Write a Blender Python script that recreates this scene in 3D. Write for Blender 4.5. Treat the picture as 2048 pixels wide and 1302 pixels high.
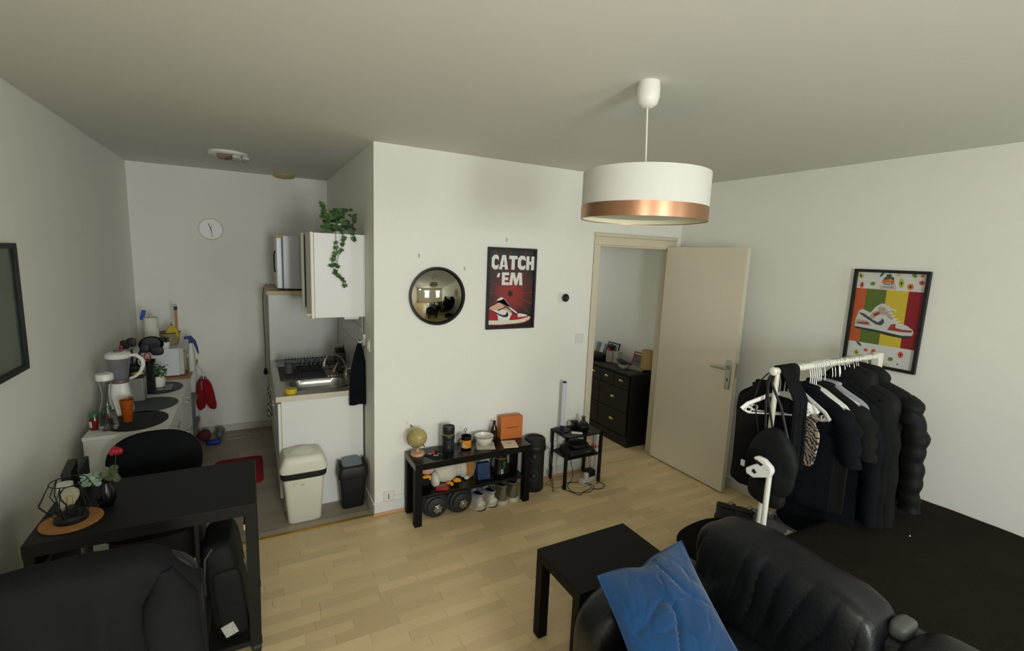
import bpy, bmesh, math, random
from mathutils import Vector, Matrix, noise
S=bpy.context.scene; COL=S.collection
for o in list(bpy.data.objects): bpy.data.objects.remove(o)
random.seed(7)
PI=math.pi
# ---------------------------------------------------------------- camera
def cam_matrix(y,p,r,h):
    fwd=Vector((math.sin(y)*math.cos(p),math.cos(y)*math.cos(p),-math.sin(p)))
    rt=Vector((math.cos(y),-math.sin(y),0)); up=rt.cross(fwd)
    r2=math.cos(r)*rt+math.sin(r)*up; u2=-math.sin(r)*rt+math.cos(r)*up
    M=Matrix((( r2.x,u2.x,-fwd.x,0),(r2.y,u2.y,-fwd.y,0),(r2.z,u2.z,-fwd.z,h),(0,0,0,1)))
    return M
cd=bpy.data.cameras.new('camera'); cam=bpy.data.objects.new('camera',cd); COL.objects.link(cam)
cd.sensor_width=36; cd.lens=952.46/2048*36; cd.clip_start=0.02; cd.clip_end=100
cam.matrix_world=cam_matrix(0.5007079,0.1469603,0.0400367,1.85)
S.camera=cam
# ---------------------------------------------------------------- world, lights, exposure
S.view_settings.view_transform='Standard'; S.view_settings.look='None'
S.view_settings.exposure=0.0; S.view_settings.gamma=1; S.view_settings.use_curve_mapping=False
w=bpy.data.worlds.new('world'); S.world=w; w.use_nodes=True
bg=w.node_tree.nodes['Background']; bg.inputs[0].default_value=(.62,.7,.75,1); bg.inputs[1].default_value=1.0
def area(name,loc,rot,sx,sy,e,col,spread=180):
    l=bpy.data.lights.new(name,'AREA'); l.shape='RECTANGLE'; l.size=sx; l.size_y=sy; l.energy=e; l.color=col
    l.spread=math.radians(spread)
    o=bpy.data.objects.new(name,l); o.location=loc; o.rotation_euler=rot; COL.objects.link(o); return o
DAY=(0.94,0.985,1.0)
area('window_daylight',(.75,-2.27,1.5),(math.radians(70),0,0),0.8,1.2,140,DAY)
area('window_daylight',(2.65,-2.27,1.5),(math.radians(70),0,0),0.8,1.2,42,DAY)
fl=bpy.data.lights.new('camera_flash','SPOT'); fl.energy=23; fl.color=(1,.985,.985); fl.shadow_soft_size=.05
fl.spot_size=math.radians(160); fl.spot_blend=1.0
fo=bpy.data.objects.new('camera_flash',fl); fo.location=(.12,-.02,2.0)
fo.rotation_euler=Vector((0.6,0.8,0.12)).to_track_quat('-Z','Y').to_euler(); COL.objects.link(fo)
area('hall_fill',(2.6,5.2,2.3),(0,0,0),0.8,0.8,8,(.95,1,1))  # added overhead fill lamp, standing in for unseen daylight from another room
# ---------------------------------------------------------------- helpers
def lin(c):
    c=c/255; return c/12.92 if c<=.04045 else ((c+.055)/1.055)**2.4
def rgb(c): return (lin(c[0]),lin(c[1]),lin(c[2]),1)
MATS={}
def mat(name,col,rough=.6,metal=0,var=.0,vs=8,bump=0,bs=60,trans=0,ior=1.45,coat=0,sheen=0,spec=.5,alpha=1,emis=0,stretch=None,rnd=0):
    if name in MATS: return MATS[name]
    m=bpy.data.materials.new(name); MATS[name]=m; m.use_nodes=True
    nt=m.node_tree; N=nt.nodes; Lk=nt.links; b=N['Principled BSDF']
    c=rgb(col); b.inputs['Base Color'].default_value=c; b.inputs['Roughness'].default_value=rough
    b.inputs['Metallic'].default_value=metal; b.inputs['IOR'].default_value=ior
    b.inputs['Transmission Weight'].default_value=trans; b.inputs['Coat Weight'].default_value=coat
    b.inputs['Sheen Weight'].default_value=sheen; b.inputs['Specular IOR Level'].default_value=spec
    b.inputs['Alpha'].default_value=alpha
    if emis: b.inputs['Emission Color'].default_value=c; b.inputs['Emission Strength'].default_value=emis
    tc=N.new('ShaderNodeTexCoord'); src=tc.outputs['Object']
    if stretch:
        mp=N.new('ShaderNodeMapping'); mp.inputs['Scale'].default_value=stretch; Lk.new(src,mp.inputs[0]); src=mp.outputs[0]
    if var:
        n=N.new('ShaderNodeTexNoise'); n.inputs['Scale'].default_value=vs; n.inputs['Detail'].default_value=4; Lk.new(src,n.inputs['Vector'])
        mx=N.new('ShaderNodeMix'); mx.data_type='RGBA'
        k1=1-var; k2=1+var
        mx.inputs[6].default_value=(c[0]*k1,c[1]*k1,c[2]*k1,1); mx.inputs[7].default_value=(min(1,c[0]*k2),min(1,c[1]*k2),min(1,c[2]*k2),1)
        Lk.new(n.outputs[0],mx.inputs[0]); out=mx.outputs[2]
        if rnd:
            oi=N.new('ShaderNodeObjectInfo') if rnd==1 else N.new('ShaderNodeNewGeometry')
            hs=N.new('ShaderNodeHueSaturation'); mr=N.new('ShaderNodeMapRange')
            mr.inputs['To Min'].default_value=.88; mr.inputs['To Max'].default_value=1.12
            Lk.new(oi.outputs['Random' if rnd==1 else 'Random Per Island'],mr.inputs[0]); Lk.new(mr.outputs[0],hs.inputs['Value'])
            m2=N.new('ShaderNodeMapRange'); m2.inputs['To Min'].default_value=.493; m2.inputs['To Max'].default_value=.506
            ml=N.new('ShaderNodeMath'); ml.operation='FRACT'; mm=N.new('ShaderNodeMath'); mm.operation='MULTIPLY'; mm.inputs[1].default_value=7.31
            Lk.new(oi.outputs['Random' if rnd==1 else 'Random Per Island'],mm.inputs[0]); Lk.new(mm.outputs[0],ml.inputs[0]); Lk.new(ml.outputs[0],m2.inputs[0]); Lk.new(m2.outputs[0],hs.inputs['Hue'])
            Lk.new(out,hs.inputs['Color']); out=hs.outputs[0]
        Lk.new(out,b.inputs['Base Color'])
    if bump:
        n=N.new('ShaderNodeTexNoise'); n.inputs['Scale'].default_value=bs; n.inputs['Detail'].default_value=5; Lk.new(src,n.inputs['Vector'])
        bp=N.new('ShaderNodeBump'); bp.inputs['Strength'].default_value=bump; bp.inputs['Distance'].default_value=.01
        Lk.new(n.outputs[0],bp.inputs['Height']); Lk.new(bp.outputs[0],b.inputs['Normal'])
    return m
class MB:
    def __init__(s,xf=None): s.v=[]; s.f=[]; s.xf=xf
    def add(s,vs,fs):
        n=len(s.v); s.v+= [Vector(s.xf(Vector(p))) if s.xf else Vector(p) for p in vs]; s.f+=[tuple(n+i for i in f) for f in fs]; return s
    def box(s,x0,x1,y0,y1,z0,z1):
        return s.add([(x0,y0,z0),(x1,y0,z0),(x1,y1,z0),(x0,y1,z0),(x0,y0,z1),(x1,y0,z1),(x1,y1,z1),(x0,y1,z1)],
          [(0,3,2,1),(4,5,6,7),(0,1,5,4),(1,2,6,5),(2,3,7,6),(3,0,4,7)])
    def hexa(s,b,t):   # bottom quad, top quad
        return s.add(list(b)+list(t),[(0,3,2,1),(4,5,6,7),(0,1,5,4),(1,2,6,5),(2,3,7,6),(3,0,4,7)])
    def tube(s,path,r,n=10,closed=False,cap=True,flat=None):
        P=[Vector(p) for p in path]; m=len(P); R=r if isinstance(r,(list,tuple)) else [r]*m
        vs=[]; up=None
        for i in range(m):
            if closed: t=P[(i+1)%m]-P[i-1]
            else: t=P[min(i+1,m-1)]-P[max(i-1,0)]
            t.normalize()
            if up is None: up=Vector((0,0,1)) if abs(t.z)<.9 else Vector((1,0,0))
            a=t.cross(up)
            if a.length<1e-6: a=t.orthogonal()
            a.normalize(); b=a.cross(t).normalized(); up=b
            for k in range(n):
                g=2*PI*k/n; vs.append(P[i]+R[i]*(math.cos(g)*a+math.sin(g)*(b*(flat or 1))))
        fs=[]
        for i in range(m if closed else m-1):
            for k in range(n):
                j=(i+1)%m; fs.append((i*n+k,i*n+(k+1)%n,j*n+(k+1)%n,j*n+k))
        if cap and not closed: fs.append(tuple(range(n-1,-1,-1))); fs.append(tuple((m-1)*n+k for k in range(n)))
        return s.add(vs,fs)
    def lathe(s,prof,c=(0,0,0),n=28,axis='z',close=True,sx=1,sy=1):
        vs=[]; fs=[]; m=len(prof); c=Vector(c)
        for (r,z) in prof:
            for k in range(n):
                g=2*PI*k/n; x,y=r*math.cos(g)*sx,r*math.sin(g)*sy
                p={'z':(x,y,z),'y':(x,z,-y),'x':(z,x,y)}[axis]; vs.append(c+Vector(p))
        for i in range(m-1):
            for k in range(n): fs.append((i*n+k,i*n+(k+1)%n,(i+1)*n+(k+1)%n,(i+1)*n+k))
        if close:
            if prof[0][0]>1e-5: fs.append(tuple(range(n-1,-1,-1)))
            if prof[-1][0]>1e-5: fs.append(tuple((m-1)*n+k for k in range(n)))
        return s.add(vs,fs)
    def ell(s,c,r,n=20,m=12,e=1.0,fn=None):
        c=Vector(c); r=Vector(r); vs=[]; fs=[]
        sg=lambda x:math.copysign(abs(x)**e,x)
        for i in range(m+1):
            a=-PI/2+PI*i/m
            for k in range(n):
                g=2*PI*k/n; p=Vector((sg(math.cos(a))*sg(math.cos(g))*r.x,sg(math.cos(a))*sg(math.sin(g))*r.y,sg(math.sin(a))*r.z))
                if fn: p=fn(p)
                vs.append(c+p)
        for i in range(m):
            for k in range(n): fs.append((i*n+k,i*n+(k+1)%n,(i+1)*n+(k+1)%n,(i+1)*n+k))
        return s.add(vs,fs)
    def prism(s,pts,M,t):   # pts 2d, M maps (u,v,d)
        n=len(pts); vs=[M(u,v,0) for u,v in pts]+[M(u,v,t) for u,v in pts]
        return s.add(vs,[tuple(range(n))[::-1],tuple(range(n,2*n))]+[(i,(i+1)%n,n+(i+1)%n,n+i) for i in range(n)])
    def grid(s,F,nu,nv,thick=None,wrap=False):
        vs=[F(i/nu,j/nv) for j in range(nv+1) for i in range(nu+(0 if wrap else 1))]; W=nu if wrap else nu+1; fs=[]
        for j in range(nv):
            for i in range(nu):
                a=j*W+i; b=j*W+(i+1)%W; fs.append((a,b,b+W,a+W))
        return s.add(vs,fs)
    def mesh(s,name,off=Vector((0,0,0))):
        me=bpy.data.meshes.new(name); me.from_pydata([tuple(p-off) for p in s.v],[],s.f); 
        bm=bmesh.new(); bm.from_mesh(me); bmesh.ops.remove_doubles(bm,verts=bm.verts,dist=1e-6); bmesh.ops.recalc_face_normals(bm,faces=bm.faces); bm.to_mesh(me); bm.free()
        me.update(); return me
OFF={}
def finish(o,m,smooth=False,bev=0,sub=0,solid=0):
    if m: o.data.materials.append(m)
    if smooth or bev:
        for p in o.data.polygons: p.use_smooth=True
        try:
            with bpy.context.temp_override(object=o,active_object=o,selected_objects=[o],selected_editable_objects=[o]): pass
        except Exception: pass
        o.data.set_sharp_from_angle(angle=math.radians(45 if not sub else 75))
    if solid:
        md=o.modifiers.new('solid','SOLIDIFY'); md.thickness=solid; md.offset=0
    if bev:
        md=o.modifiers.new('bevel','BEVEL'); md.width=bev; md.segments=2; md.limit_method='ANGLE'; md.angle_limit=math.radians(40); md.harden_normals=False
    if sub:
        md=o.modifiers.new('sub','SUBSURF'); md.levels=sub; md.render_levels=sub
    return o
def part(name,mb,m,parent=None,label=None,smooth=False,bev=0,sub=0,solid=0,kind=None):
    off=OFF.get(parent.name,Vector((0,0,0))) if parent else Vector((0,0,0))
    o=bpy.data.objects.new(name,mb.mesh(name,off)); COL.objects.link(o)
    if parent: o.parent=parent; OFF[o.name]=off
    if label: o['label']=label
    if kind: o['kind']=kind
    return finish(o,m,smooth,bev,sub,solid)
def tag(o,label,cat,group=None):
    o['label']=label; o['category']=cat
    if group: o['group']=group
    return o
def thing(name,label,cat,loc,group=None,local=False,rz=0):   # meshes given in world coords unless local
    o=bpy.data.objects.new(name,None); COL.objects.link(o); o.location=loc; o.empty_display_size=.05; o.rotation_euler=(0,0,rz)
    OFF[o.name]=Vector((0,0,0)) if local else Vector(loc)
    return tag(o,label,cat,group)
def solo(name,mb,m,label,cat,group=None,**k):
    xs=[p.x for p in mb.v]; ys=[p.y for p in mb.v]; zs=[p.z for p in mb.v]
    L=Vector(((min(xs)+max(xs))/2,(min(ys)+max(ys))/2,min(zs)))
    o=bpy.data.objects.new(name,mb.mesh(name,L)); COL.objects.link(o); o.location=L; OFF[o.name]=L
    tag(o,label,cat,group); return finish(o,m,**k)
def struct(name,mb,m,parent=None,**k): 
    o=part(name,mb,m,parent,**k); o['kind']='structure' if not parent else o.get('kind','structure'); return o
def dup(root,loc,rz=None,label=None):
    r=root.copy(); COL.objects.link(r); r.location=loc; OFF[r.name]=OFF.get(root.name,Vector((0,0,0)))
    if rz is not None: r.rotation_euler=(0,0,rz)
    if label: r['label']=label
    for ch in root.children:
        c=ch.copy(); COL.objects.link(c); c.parent=r
        for g in ch.children:
            d=g.copy(); COL.objects.link(d); d.parent=c
    return r
def text(name,s,size,M,m,parent,sx=1,bold=0,ext=.0004,width=None):
    cu=bpy.data.curves.new(name,'FONT'); cu.body=s; cu.size=size; cu.extrude=ext; cu.offset=bold; cu.align_x='CENTER'; cu.align_y='CENTER'; cu.resolution_u=3
    t=bpy.data.objects.new('tmp',cu); COL.objects.link(t); bpy.context.view_layer.update()
    me=bpy.data.meshes.new_from_object(t.evaluated_get(bpy.context.evaluated_depsgraph_get())); bpy.data.objects.remove(t)
    if width:
        xs=[v.co.x for v in me.vertices]; sx=width/(max(xs)-min(xs)); c=(max(xs)+min(xs))/2
    else: c=0
    off=OFF.get(parent.name,Vector((0,0,0)))
    for v in me.vertices: v.co=Vector(M((v.co.x-c)*sx,v.co.y,v.co.z))-off
    me.name=name; me.materials.clear()
    o=bpy.data.objects.new(name,me); COL.objects.link(o); o.parent=parent; me.materials.append(m); OFF[o.name]=off; return o
def arc(c,r,a0,a1,n,plane='xz',sx=1,sz=1):
    out=[]
    for i in range(n+1):
        a=a0+(a1-a0)*i/n; u,v=r*math.cos(a)*sx,r*math.sin(a)*sz
        out.append({'xz':(c[0]+u,c[1],c[2]+v),'yz':(c[0],c[1]+u,c[2]+v),'xy':(c[0]+u,c[1]+v,c[2])}[plane])
    return out
def rnd(a,b): return random.uniform(a,b)
# ---------------------------------------------------------------- materials
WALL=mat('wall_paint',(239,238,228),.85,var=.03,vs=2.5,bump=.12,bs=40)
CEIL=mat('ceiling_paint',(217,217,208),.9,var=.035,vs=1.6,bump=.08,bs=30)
CREAM=mat('cream_paint',(214,206,180),.45,var=.02,vs=5)
DOORM=mat('door_paint',(230,220,198),.5,var=.02,vs=60,bump=.06,bs=200)
WHITE=mat('white_laminate',(226,226,220),.4,var=.012,vs=4)
WPL=mat('white_plastic',(228,226,216),.35)
BLK=mat('black_stain',(17,15,13),.55,spec=.2,var=.12,vs=6,bump=.05,bs=50,stretch=(1,8,8))
BLKS=mat('black_gloss',(14,13,12),.25)
BPL=mat('black_plastic',(22,23,22),.5)
BMET=mat('black_metal',(20,20,20),.4,metal=.3)
CLOTH=mat('black_cloth',(21,22,23),.95,var=.25,vs=14,bump=.3,bs=220,spec=.12)
CLOTH2=mat('dark_navy_cloth',(18,20,24),.95,var=.2,vs=14,bump=.3,bs=220,spec=.12)
CLOTH3=mat('washed_black_cloth',(28,28,26),.95,var=.2,vs=10,bump=.3,bs=220,spec=.12)
NYLON=mat('black_nylon',(20,22,20),.65,var=.2,vs=20,bump=.4,bs=25,spec=.25)
LEATH=mat('black_leather',(18,20,21),.38,var=.15,vs=6,bump=.18,bs=90)
BLANK=mat('brown_black_blanket',(37,34,26),1,var=.3,vs=3,bump=.6,bs=140,spec=.08)
STEEL=mat('brushed_steel',(176,176,168),.3,metal=1,bump=.04,bs=80)
CHROME=mat('chrome',(215,215,210),.12,metal=1)
COPPER=mat('copper_band',(178,134,104),.34,metal=1)
GLASS=mat('clear_glass',(235,240,238),.03,trans=1,ior=1.3)
GREYGL=mat('smoked_glass',(150,155,158),.05,trans=1,ior=1.3)
WOOD=mat('oak_wood',(176,134,84),.55,var=.15,vs=9,bump=.1,bs=40,stretch=(6,1,6))
PEACH=mat('pale_wood',(205,160,118),.5,var=.1,vs=9)
RED=mat('red_cloth',(150,22,34),.95,var=.15,vs=20,bump=.3,bs=200)
GREEN=mat('leaf_green',(52,84,38),.55,var=.3,vs=30)
DGREEN=mat('dark_leaf',(30,48,28),.6,var=.3,vs=30)
PGREEN=mat('sage_leaf',(140,165,140),.6,var=.2,vs=30)
YEL=mat('yellow_plastic',(205,180,40),.5)
def solidm(n,c,r=.6,**k): return mat(n,c,r,**k)
# ================================================================ ROOM
C=2.52; XL=-.93; XR=3.46; YF=3.169; YK=5.32; XP=.694; YB=-2.1; XH=3.58
struct('wall_left',MB().box(XL-.1,XL,YB-.1,YK+.1,-.1,C),WALL)
wk=struct('wall_back',MB().box(XL,XP+.1,YK,YK+.1,-.1,C),WALL)
wp=struct('wall_partition',MB().box(XP,XP+.1,YF+.1,YK,-.1,C),WALL)
OX0,OX1,OZ=2.527,3.345,1.965
struct('wall_front',MB().box(XP,OX0,YF,YF+.1,-.1,C).box(OX1,XR,YF,YF+.1,-.1,C).box(OX0,OX1,YF,YF+.1,OZ,C),WALL)
struct('wall_right',MB().box(XR,XR+.1,YB,YF+.1,-.1,C),WALL)
mb=MB()   # rear wall with two windows
wins=[(.4,1.1),(2.3,3.0)]; xs=[XL-.1]+[a for w_ in wins for a in w_]+[XR+.1]
for i in range(0,len(xs),2): mb.box(xs[i],xs[i+1],YB-.1,YB,-.1,C)
for a,b in wins: mb.box(a,b,YB-.1,YB,-.1,.85).box(a,b,YB-.1,YB,2.15,C)
struct('wall_rear',mb,WALL)
for i,(a,b) in enumerate(wins):
    f=MB()
    for q in ((a,a+.05,.85,2.15),(b-.05,b,.85,2.15),(a,b,.85,.9),(a,b,2.1,2.15),((a+b)/2-.03,(a+b)/2+.03,.85,2.15)): f.box(q[0],q[1],YB-.07,YB-.02,q[2],q[3])
    fr=struct('window_%d'%(i+1),f,WHITE)
    g=part('window_pane',MB().box(a+.05,b-.05,YB-.05,YB-.046,.9,2.1),mat('pane_glass',(240,245,245),.02,alpha=.1),fr)
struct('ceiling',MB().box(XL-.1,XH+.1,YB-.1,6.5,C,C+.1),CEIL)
# hall
struct('wall_hall_right',MB().box(XH,XH+.1,YF+.1,6.5,-.1,C).box(XR,XH,YF+.1,YF+.11,-.1,C),WALL)
struct('wall_hall_left',MB().box(1.9,2.0,YF+.1,6.5,-.1,C),WALL)
struct('wall_hall_back',MB().box(2.0,XH,6.4,6.5,-.1,C),WALL)
# floors
flo=struct('floor',MB().box(XL-.1,XR+.1,YB-.1,YF,-.1,-.004).box(2.0,XH,YF,6.4,-.1,-.004),mat('floor_underlay',(92,66,42),.8))
LAM=mat('laminate_oak',(222,197,150),.42,var=.10,vs=14,bump=.03,bs=60,stretch=(1.2,14,1),rnd=1)
LAMI=mat('laminate_oak_far',(222,197,150),.42,var=.10,vs=14,stretch=(1.2,14,1),rnd=2)
Rinv=cam.matrix_world.inverted()
def proj(p):
    q=Rinv@Vector(p)
    if q.z>-.05: return None
    return (1024+952.46*q.x/-q.z,651-952.46*q.y/-q.z,-q.z)
SW=.0655; rows=[]
y=YF-.004
hid=lambda x,y: (x>2.0 and y<1.2) or (1.0<x<1.8 and y<1.2)
strips=[]
def lay(x0,x1,y0,y1):
    n=0; yy=y1
    while yy>y0+1e-3:
        x=x0-rnd(0,.3); 
        while x<x1:
            L=random.choice((.22,.3,.38,.46)); a=max(x,x0); b=min(x+L,x1)
            if b-a>.02: strips.append((a,b,max(y0,yy-SW),yy))
            x+=L
        yy-=SW
lay(XL,XR,YB,YF-.002); lay(2.0,XH,YF+.001,6.4)
sc=[]
for s_ in strips:
    a,b,c_,d=s_; m_=((a+b)/2,(c_+d)/2); p=proj((m_[0],m_[1],0)); v=0
    if p and -60<p[0]<2110 and p[1]<1345 and not hid(*m_) and (m_[1]<YF or (2.4<m_[0]<3.19 and m_[1]<4.2)): v=(b-a)*(d-c_)/p[2]**3*(0.2 if m_[0]<-.1 else 1)
    sc.append((v,s_))
sc.sort(key=lambda t:-t[0])
PM={}
for v,(a,b,c_,d) in sc[:300]:
    key=(round(b-a,3),round(d-c_,3))
    if key not in PM:
        hx,hy=key[0]/2-.0006,key[1]/2-.0006
        me=MB().box(-hx,hx,-hy,hy,-.004,0).mesh('plank'); me.materials.append(LAM); PM[key]=me
    o=bpy.data.objects.new('plank',PM[key]); o.location=((a+b)/2,(c_+d)/2,rnd(-.0004,0)); o.parent=flo; COL.objects.link(o)
mb=MB()
for v,(a,b,c_,d) in sc[300:]: mb.box(a+.0006,b-.0006,c_+.0006,d-.0006,-.004,-.0003)
part('planks',mb,LAMI,flo,kind='stuff')
VIN=mat('vinyl_grey_oak',(158,147,128),.5,var=.14,vs=8,stretch=(1.2,14,1),rnd=1)
fk=struct('floor',MB().box(XL,XP,YF,YK,-.1,-.004),mat('floor_underlay2',(70,62,52),.8))
yy=YK; k=0
while yy>YF+.09:
    x=XL-rnd(0,.8)
    while x<XP:
        a=max(x,XL); b=min(x+.92,XP); y0=max(yy-.15,YF+.09)
        if b-a>.03:
            part('plank',MB().box(a+.0006,b-.0006,y0+.0006,yy-.0006,-.004,0),VIN,fk)
        x+=.92
    yy-=.15
struct('trim_1',MB().box(XL,XP,YF+.03,YF+.09,-.004,.004),mat('pale_vinyl',(168,156,136),.5,var=.08,vs=9,stretch=(1,10,1)),bev=.003)
struct('trim_2',MB().box(XL,XP,YF-.001,YF+.03,-.004,.005),mat('brass_strip',(168,132,54),.45,metal=.4,var=.2,vs=12),bev=.003)
# baseboards
def bb(name,x0,x1,y0,y1,h=.085,m=WHITE): return struct(name,MB().box(x0,x1,y0,y1,0,h),m,bev=.004)
bb('baseboard_front',XP-.012,2.47,YF-.012,YF,.09)
struct('trim_3',MB().box(XP-.014,2.46,YF-.026,YF-.012,0,.02),PEACH,bev=.005)
bb('baseboard_partition',XP-.012,XP,YF-.012,3.478,.095)
bb('baseboard_back',XL,XP,YK-.012,YK,.07,mat('worn_white',(205,200,188),.6,var=.12,vs=14))
bb('baseboard_left',XL,XL+.012,YB,YK-.012,.08); bb('baseboard_right',XR-.012,XR,YB,YF,.08)
bb('baseboard_hall',XH-.012,XH,YF+.12,6.4,.08)
# wall tiles on the partition
TILE=mat('white_tile',(200,201,196),.25)
wt=part('tile_backing',MB().box(XP-.006,XP,3.50,4.64,.84,1.38),mat('grout',(95,92,84),.9),wp)
y=3.503; 
while y<4.62:
    z=.842
    while z<1.36:
        z1=min(z+.147,1.378); y1=min(y+.147,4.638)
        part('tile',MB().box(XP-.012,XP-.004,y,y1,z,z1),TILE,wt)
        z+=.15
    y+=.15
# door frame and door
fx=CREAM
tr=struct('trim_4',MB().box(2.472,OX0,YF-.014,YF-.0005,0,OZ).box(OX1,OX1+.05,YF-.014,YF-.0005,0,OZ).box(2.472,OX1+.05,YF-.014,YF-.0005,OZ,2.03),fx,bev=.003)
struct('door_frame_ledge',MB().box(2.465,OX1+.06,YF-.024,YF,2.03,2.062),fx,tr,bev=.005)
struct('door_jamb',MB().box(OX0,OX0+.015,YF-.002,YF+.1,0,OZ-.016).box(OX1-.012,OX1,YF-.002,YF+.1,0,OZ-.016).box(OX0,OX1,YF-.002,YF+.1,OZ-.015,OZ),fx,tr,bev=.003)
struct('door_stop',MB().box(OX0+.015,OX0+.03,YF+.04,YF+.06,0,OZ-.015),fx,tr)
d1=struct('door_1',MB().box(3.281,3.321,2.352,3.150,.012,1.975),DOORM,bev=.002)
part('door_edge',MB().box(3.2815,3.3205,2.3505,2.352,.013,1.974),mat('door_edge_cream',(205,202,178),.4),d1)
hn=part('handle_plate',MB().box(3.272,3.281,2.378,2.425,.865,1.095),STEEL,d1,bev=.003)
part('handle_lever',MB().tube([(3.272,2.40,1.035),(3.235,2.40,1.035),(3.225,2.415,1.035),(3.225,2.53,1.03)],[.01,.009,.009,.008],10),STEEL,hn,smooth=True)
part('keyhole',MB().box(3.2705,3.2722,2.397,2.405,.93,.955),BPL,hn)
part('rear_handle',MB().tube([(3.321,2.40,1.035),(3.36,2.40,1.035),(3.365,2.40,1.035),(3.37,2.49,1.03)],.009,10).box(3.321,3.329,2.378,2.425,.865,1.095),STEEL,d1,smooth=True)
part('latch',MB().box(3.292,3.31,2.347,2.351,.97,1.08),STEEL,d1)
for z in (.25,1.0,1.75): part('hinge',MB().tube([(3.327,3.155,z-.04),(3.327,3.155,z+.04)],.006,8),STEEL,d1,smooth=True)
# ================================================================ CEILING LAMPS
L0=Vector((1.385,1.461,0))
t=thing('pendant_lamp','white drum pendant lamp with a copper band hanging in the room','lamp',(1.356,1.461,2.2))
part('ceiling_rose',MB().lathe([(.0,2.425),(.02,2.427),(.036,2.44),(.043,2.465),(.043,2.50),(.04,2.52)],(1.352,1.461,0),28),WPL,t,smooth=True,label='white plastic ceiling cup')
part('cord',MB().tube([(1.352,1.461,2.43),(1.372,1.461,2.12)],.0035,8),WPL,t,smooth=True)
Rr=.243; cx=1.372; zt,zb=2.185,2.005
sh=MB()
def ring(mb,ro,ri,z0,z1,c,n=72): mb.lathe([(ri,z0),(ro,z0),(ro,z1),(ri,z1),(ri,z0)],c,n,close=False)
ring(sh,Rr,Rr-.003,zb+.052,zt,(cx,1.461,0)); part('shade',sh,mat('white_shade',(205,204,196),.8,bump=.05,bs=300),t,smooth=True)
sb=MB(); ring(sb,Rr+.0012,Rr-.002,zb,zb+.052,(cx,1.461,0)); part('copper_band',sb,COPPER,t,smooth=True,label='brushed copper band')
si=MB(); ring(si,Rr-.0032,Rr-.005,zb+.003,zt-.002,(cx,1.461,0)); part('shade_lining',si,mat('cream_lining',(228,226,200),.7),t,smooth=True)
df=MB().lathe([(0,zb+.02),(Rr-.006,zb+.02),(Rr-.006,zb+.026),(0,zb+.026)],(cx,1.461,0),60,close=False); part('diffuser',df,mat('diffuser_white',(225,226,205),.6),t,smooth=True)
sp=MB()
for k in range(3):
    a=k*2*PI/3+.4; sp.tube([(cx,1.461,zt-.05),(cx+(Rr-.006)*math.cos(a),1.461+(Rr-.006)*math.sin(a),zt-.004)],.0025,6)
sp.lathe([(.018,zt-.11),(.018,zt-.03)],(1.372,1.461,0),16); part('lamp_holder',sp,WPL,t,smooth=True)
t=thing('ceiling_light','round ceiling light fitting with bare bulb and no cover above the kitchen','lamp',(-.132,4.28,2.5))
part('base_plate',MB().lathe([(.13,2.52),(.13,2.505),(.12,2.497),(.0,2.494)],(-.132,4.28,0),32),WPL,t,smooth=True)
part('bulb',MB().tube([(-.15,4.2,2.475),(-.03,4.2,2.470)],[.02,.028],12).ell((-.02,4.2,2.468),(.035,.03,.028)),GLASS,t,smooth=True)
part('socket',MB().tube([(-.19,4.2,2.475),(-.13,4.2,2.475)],.018,12).box(-.2,-.1,4.18,4.22,2.47,2.50),mat('brown_socket',(120,95,72),.5),t)
solo('ceiling_vent',MB().lathe([(.095,2.52),(.095,2.512),(.08,2.49),(.05,2.484),(0,2.483)],(.30,5.16,0),30),mat('yellowed_plastic',(176,162,110),.5),'yellowed round vent cap on the kitchen ceiling by the back wall','vent',smooth=True)
# ================================================================ WALL THINGS
# convex mirror
mc=Vector((1.128,YF,1.545)); Rm=.203
t=thing('convex_mirror','round convex mirror in a thin black rim on the white wall','mirror',(1.128,YF-.001,1.34))
rim=MB(); pr=[(Rm-.012,-.004),(Rm,-.004),(Rm,-.022),(Rm-.012,-.024),(Rm-.012,-.004)]
rim.lathe([(r,z) for r,z in pr],(mc.x,YF,mc.z),64,axis='y',close=False); part('rim',rim,BPL,t,smooth=True)
h=.046; Rs=(Rm**2+h*h)/(2*h); prof=[]
for i in range(25):
    r=(Rm-.012)*i/24; z=-(math.sqrt(Rs*Rs-r*r)-(Rs-h))-.006; prof.append((r,z))
prof.append((Rm-.012,-.002)); part('mirror_glass',MB().lathe(prof,(mc.x,YF,mc.z),64,axis='y'),mat('mirror_silver',(170,168,155),.03,metal=1),t,smooth=True)
# clock
t=thing('wall_clock','white round wall clock high on the kitchen back wall','clock',(-.328,YK-.01,1.88))
part('case',MB().lathe([(.1,-.001),(.1,-.012),(.092,-.024),(.088,-.02),(0,-.02)],(-.328,YK,1.977),48,axis='y'),mat('clock_white',(250,250,246),.25),t,smooth=True)
def hand(a,l,wd): 
    p=MB(lambda q:(-.328+q.x*math.cos(a)+q.z*math.sin(a),q.y,1.977-q.x*math.sin(a)+q.z*math.cos(a))); p.box(-wd,wd,YK-.024,YK-.022,-.015,l); return p
GR=solidm('grey_ink',(110,112,110)); part('hour_hand',hand(math.radians(-20),.055,.003),GR,t); part('minute_hand',hand(math.radians(172),.07,.002),GR,t); part('second_hand',hand(math.radians(12),.05,.001),GR,t)
0 and part('clock_glass',MB().lathe([(.09,-.024),(.085,-.03),(.05,-.036),(0,-.038)],(-.328,YK,1.977),48,axis='y',close=False),GLASS,t,smooth=True)
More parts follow.
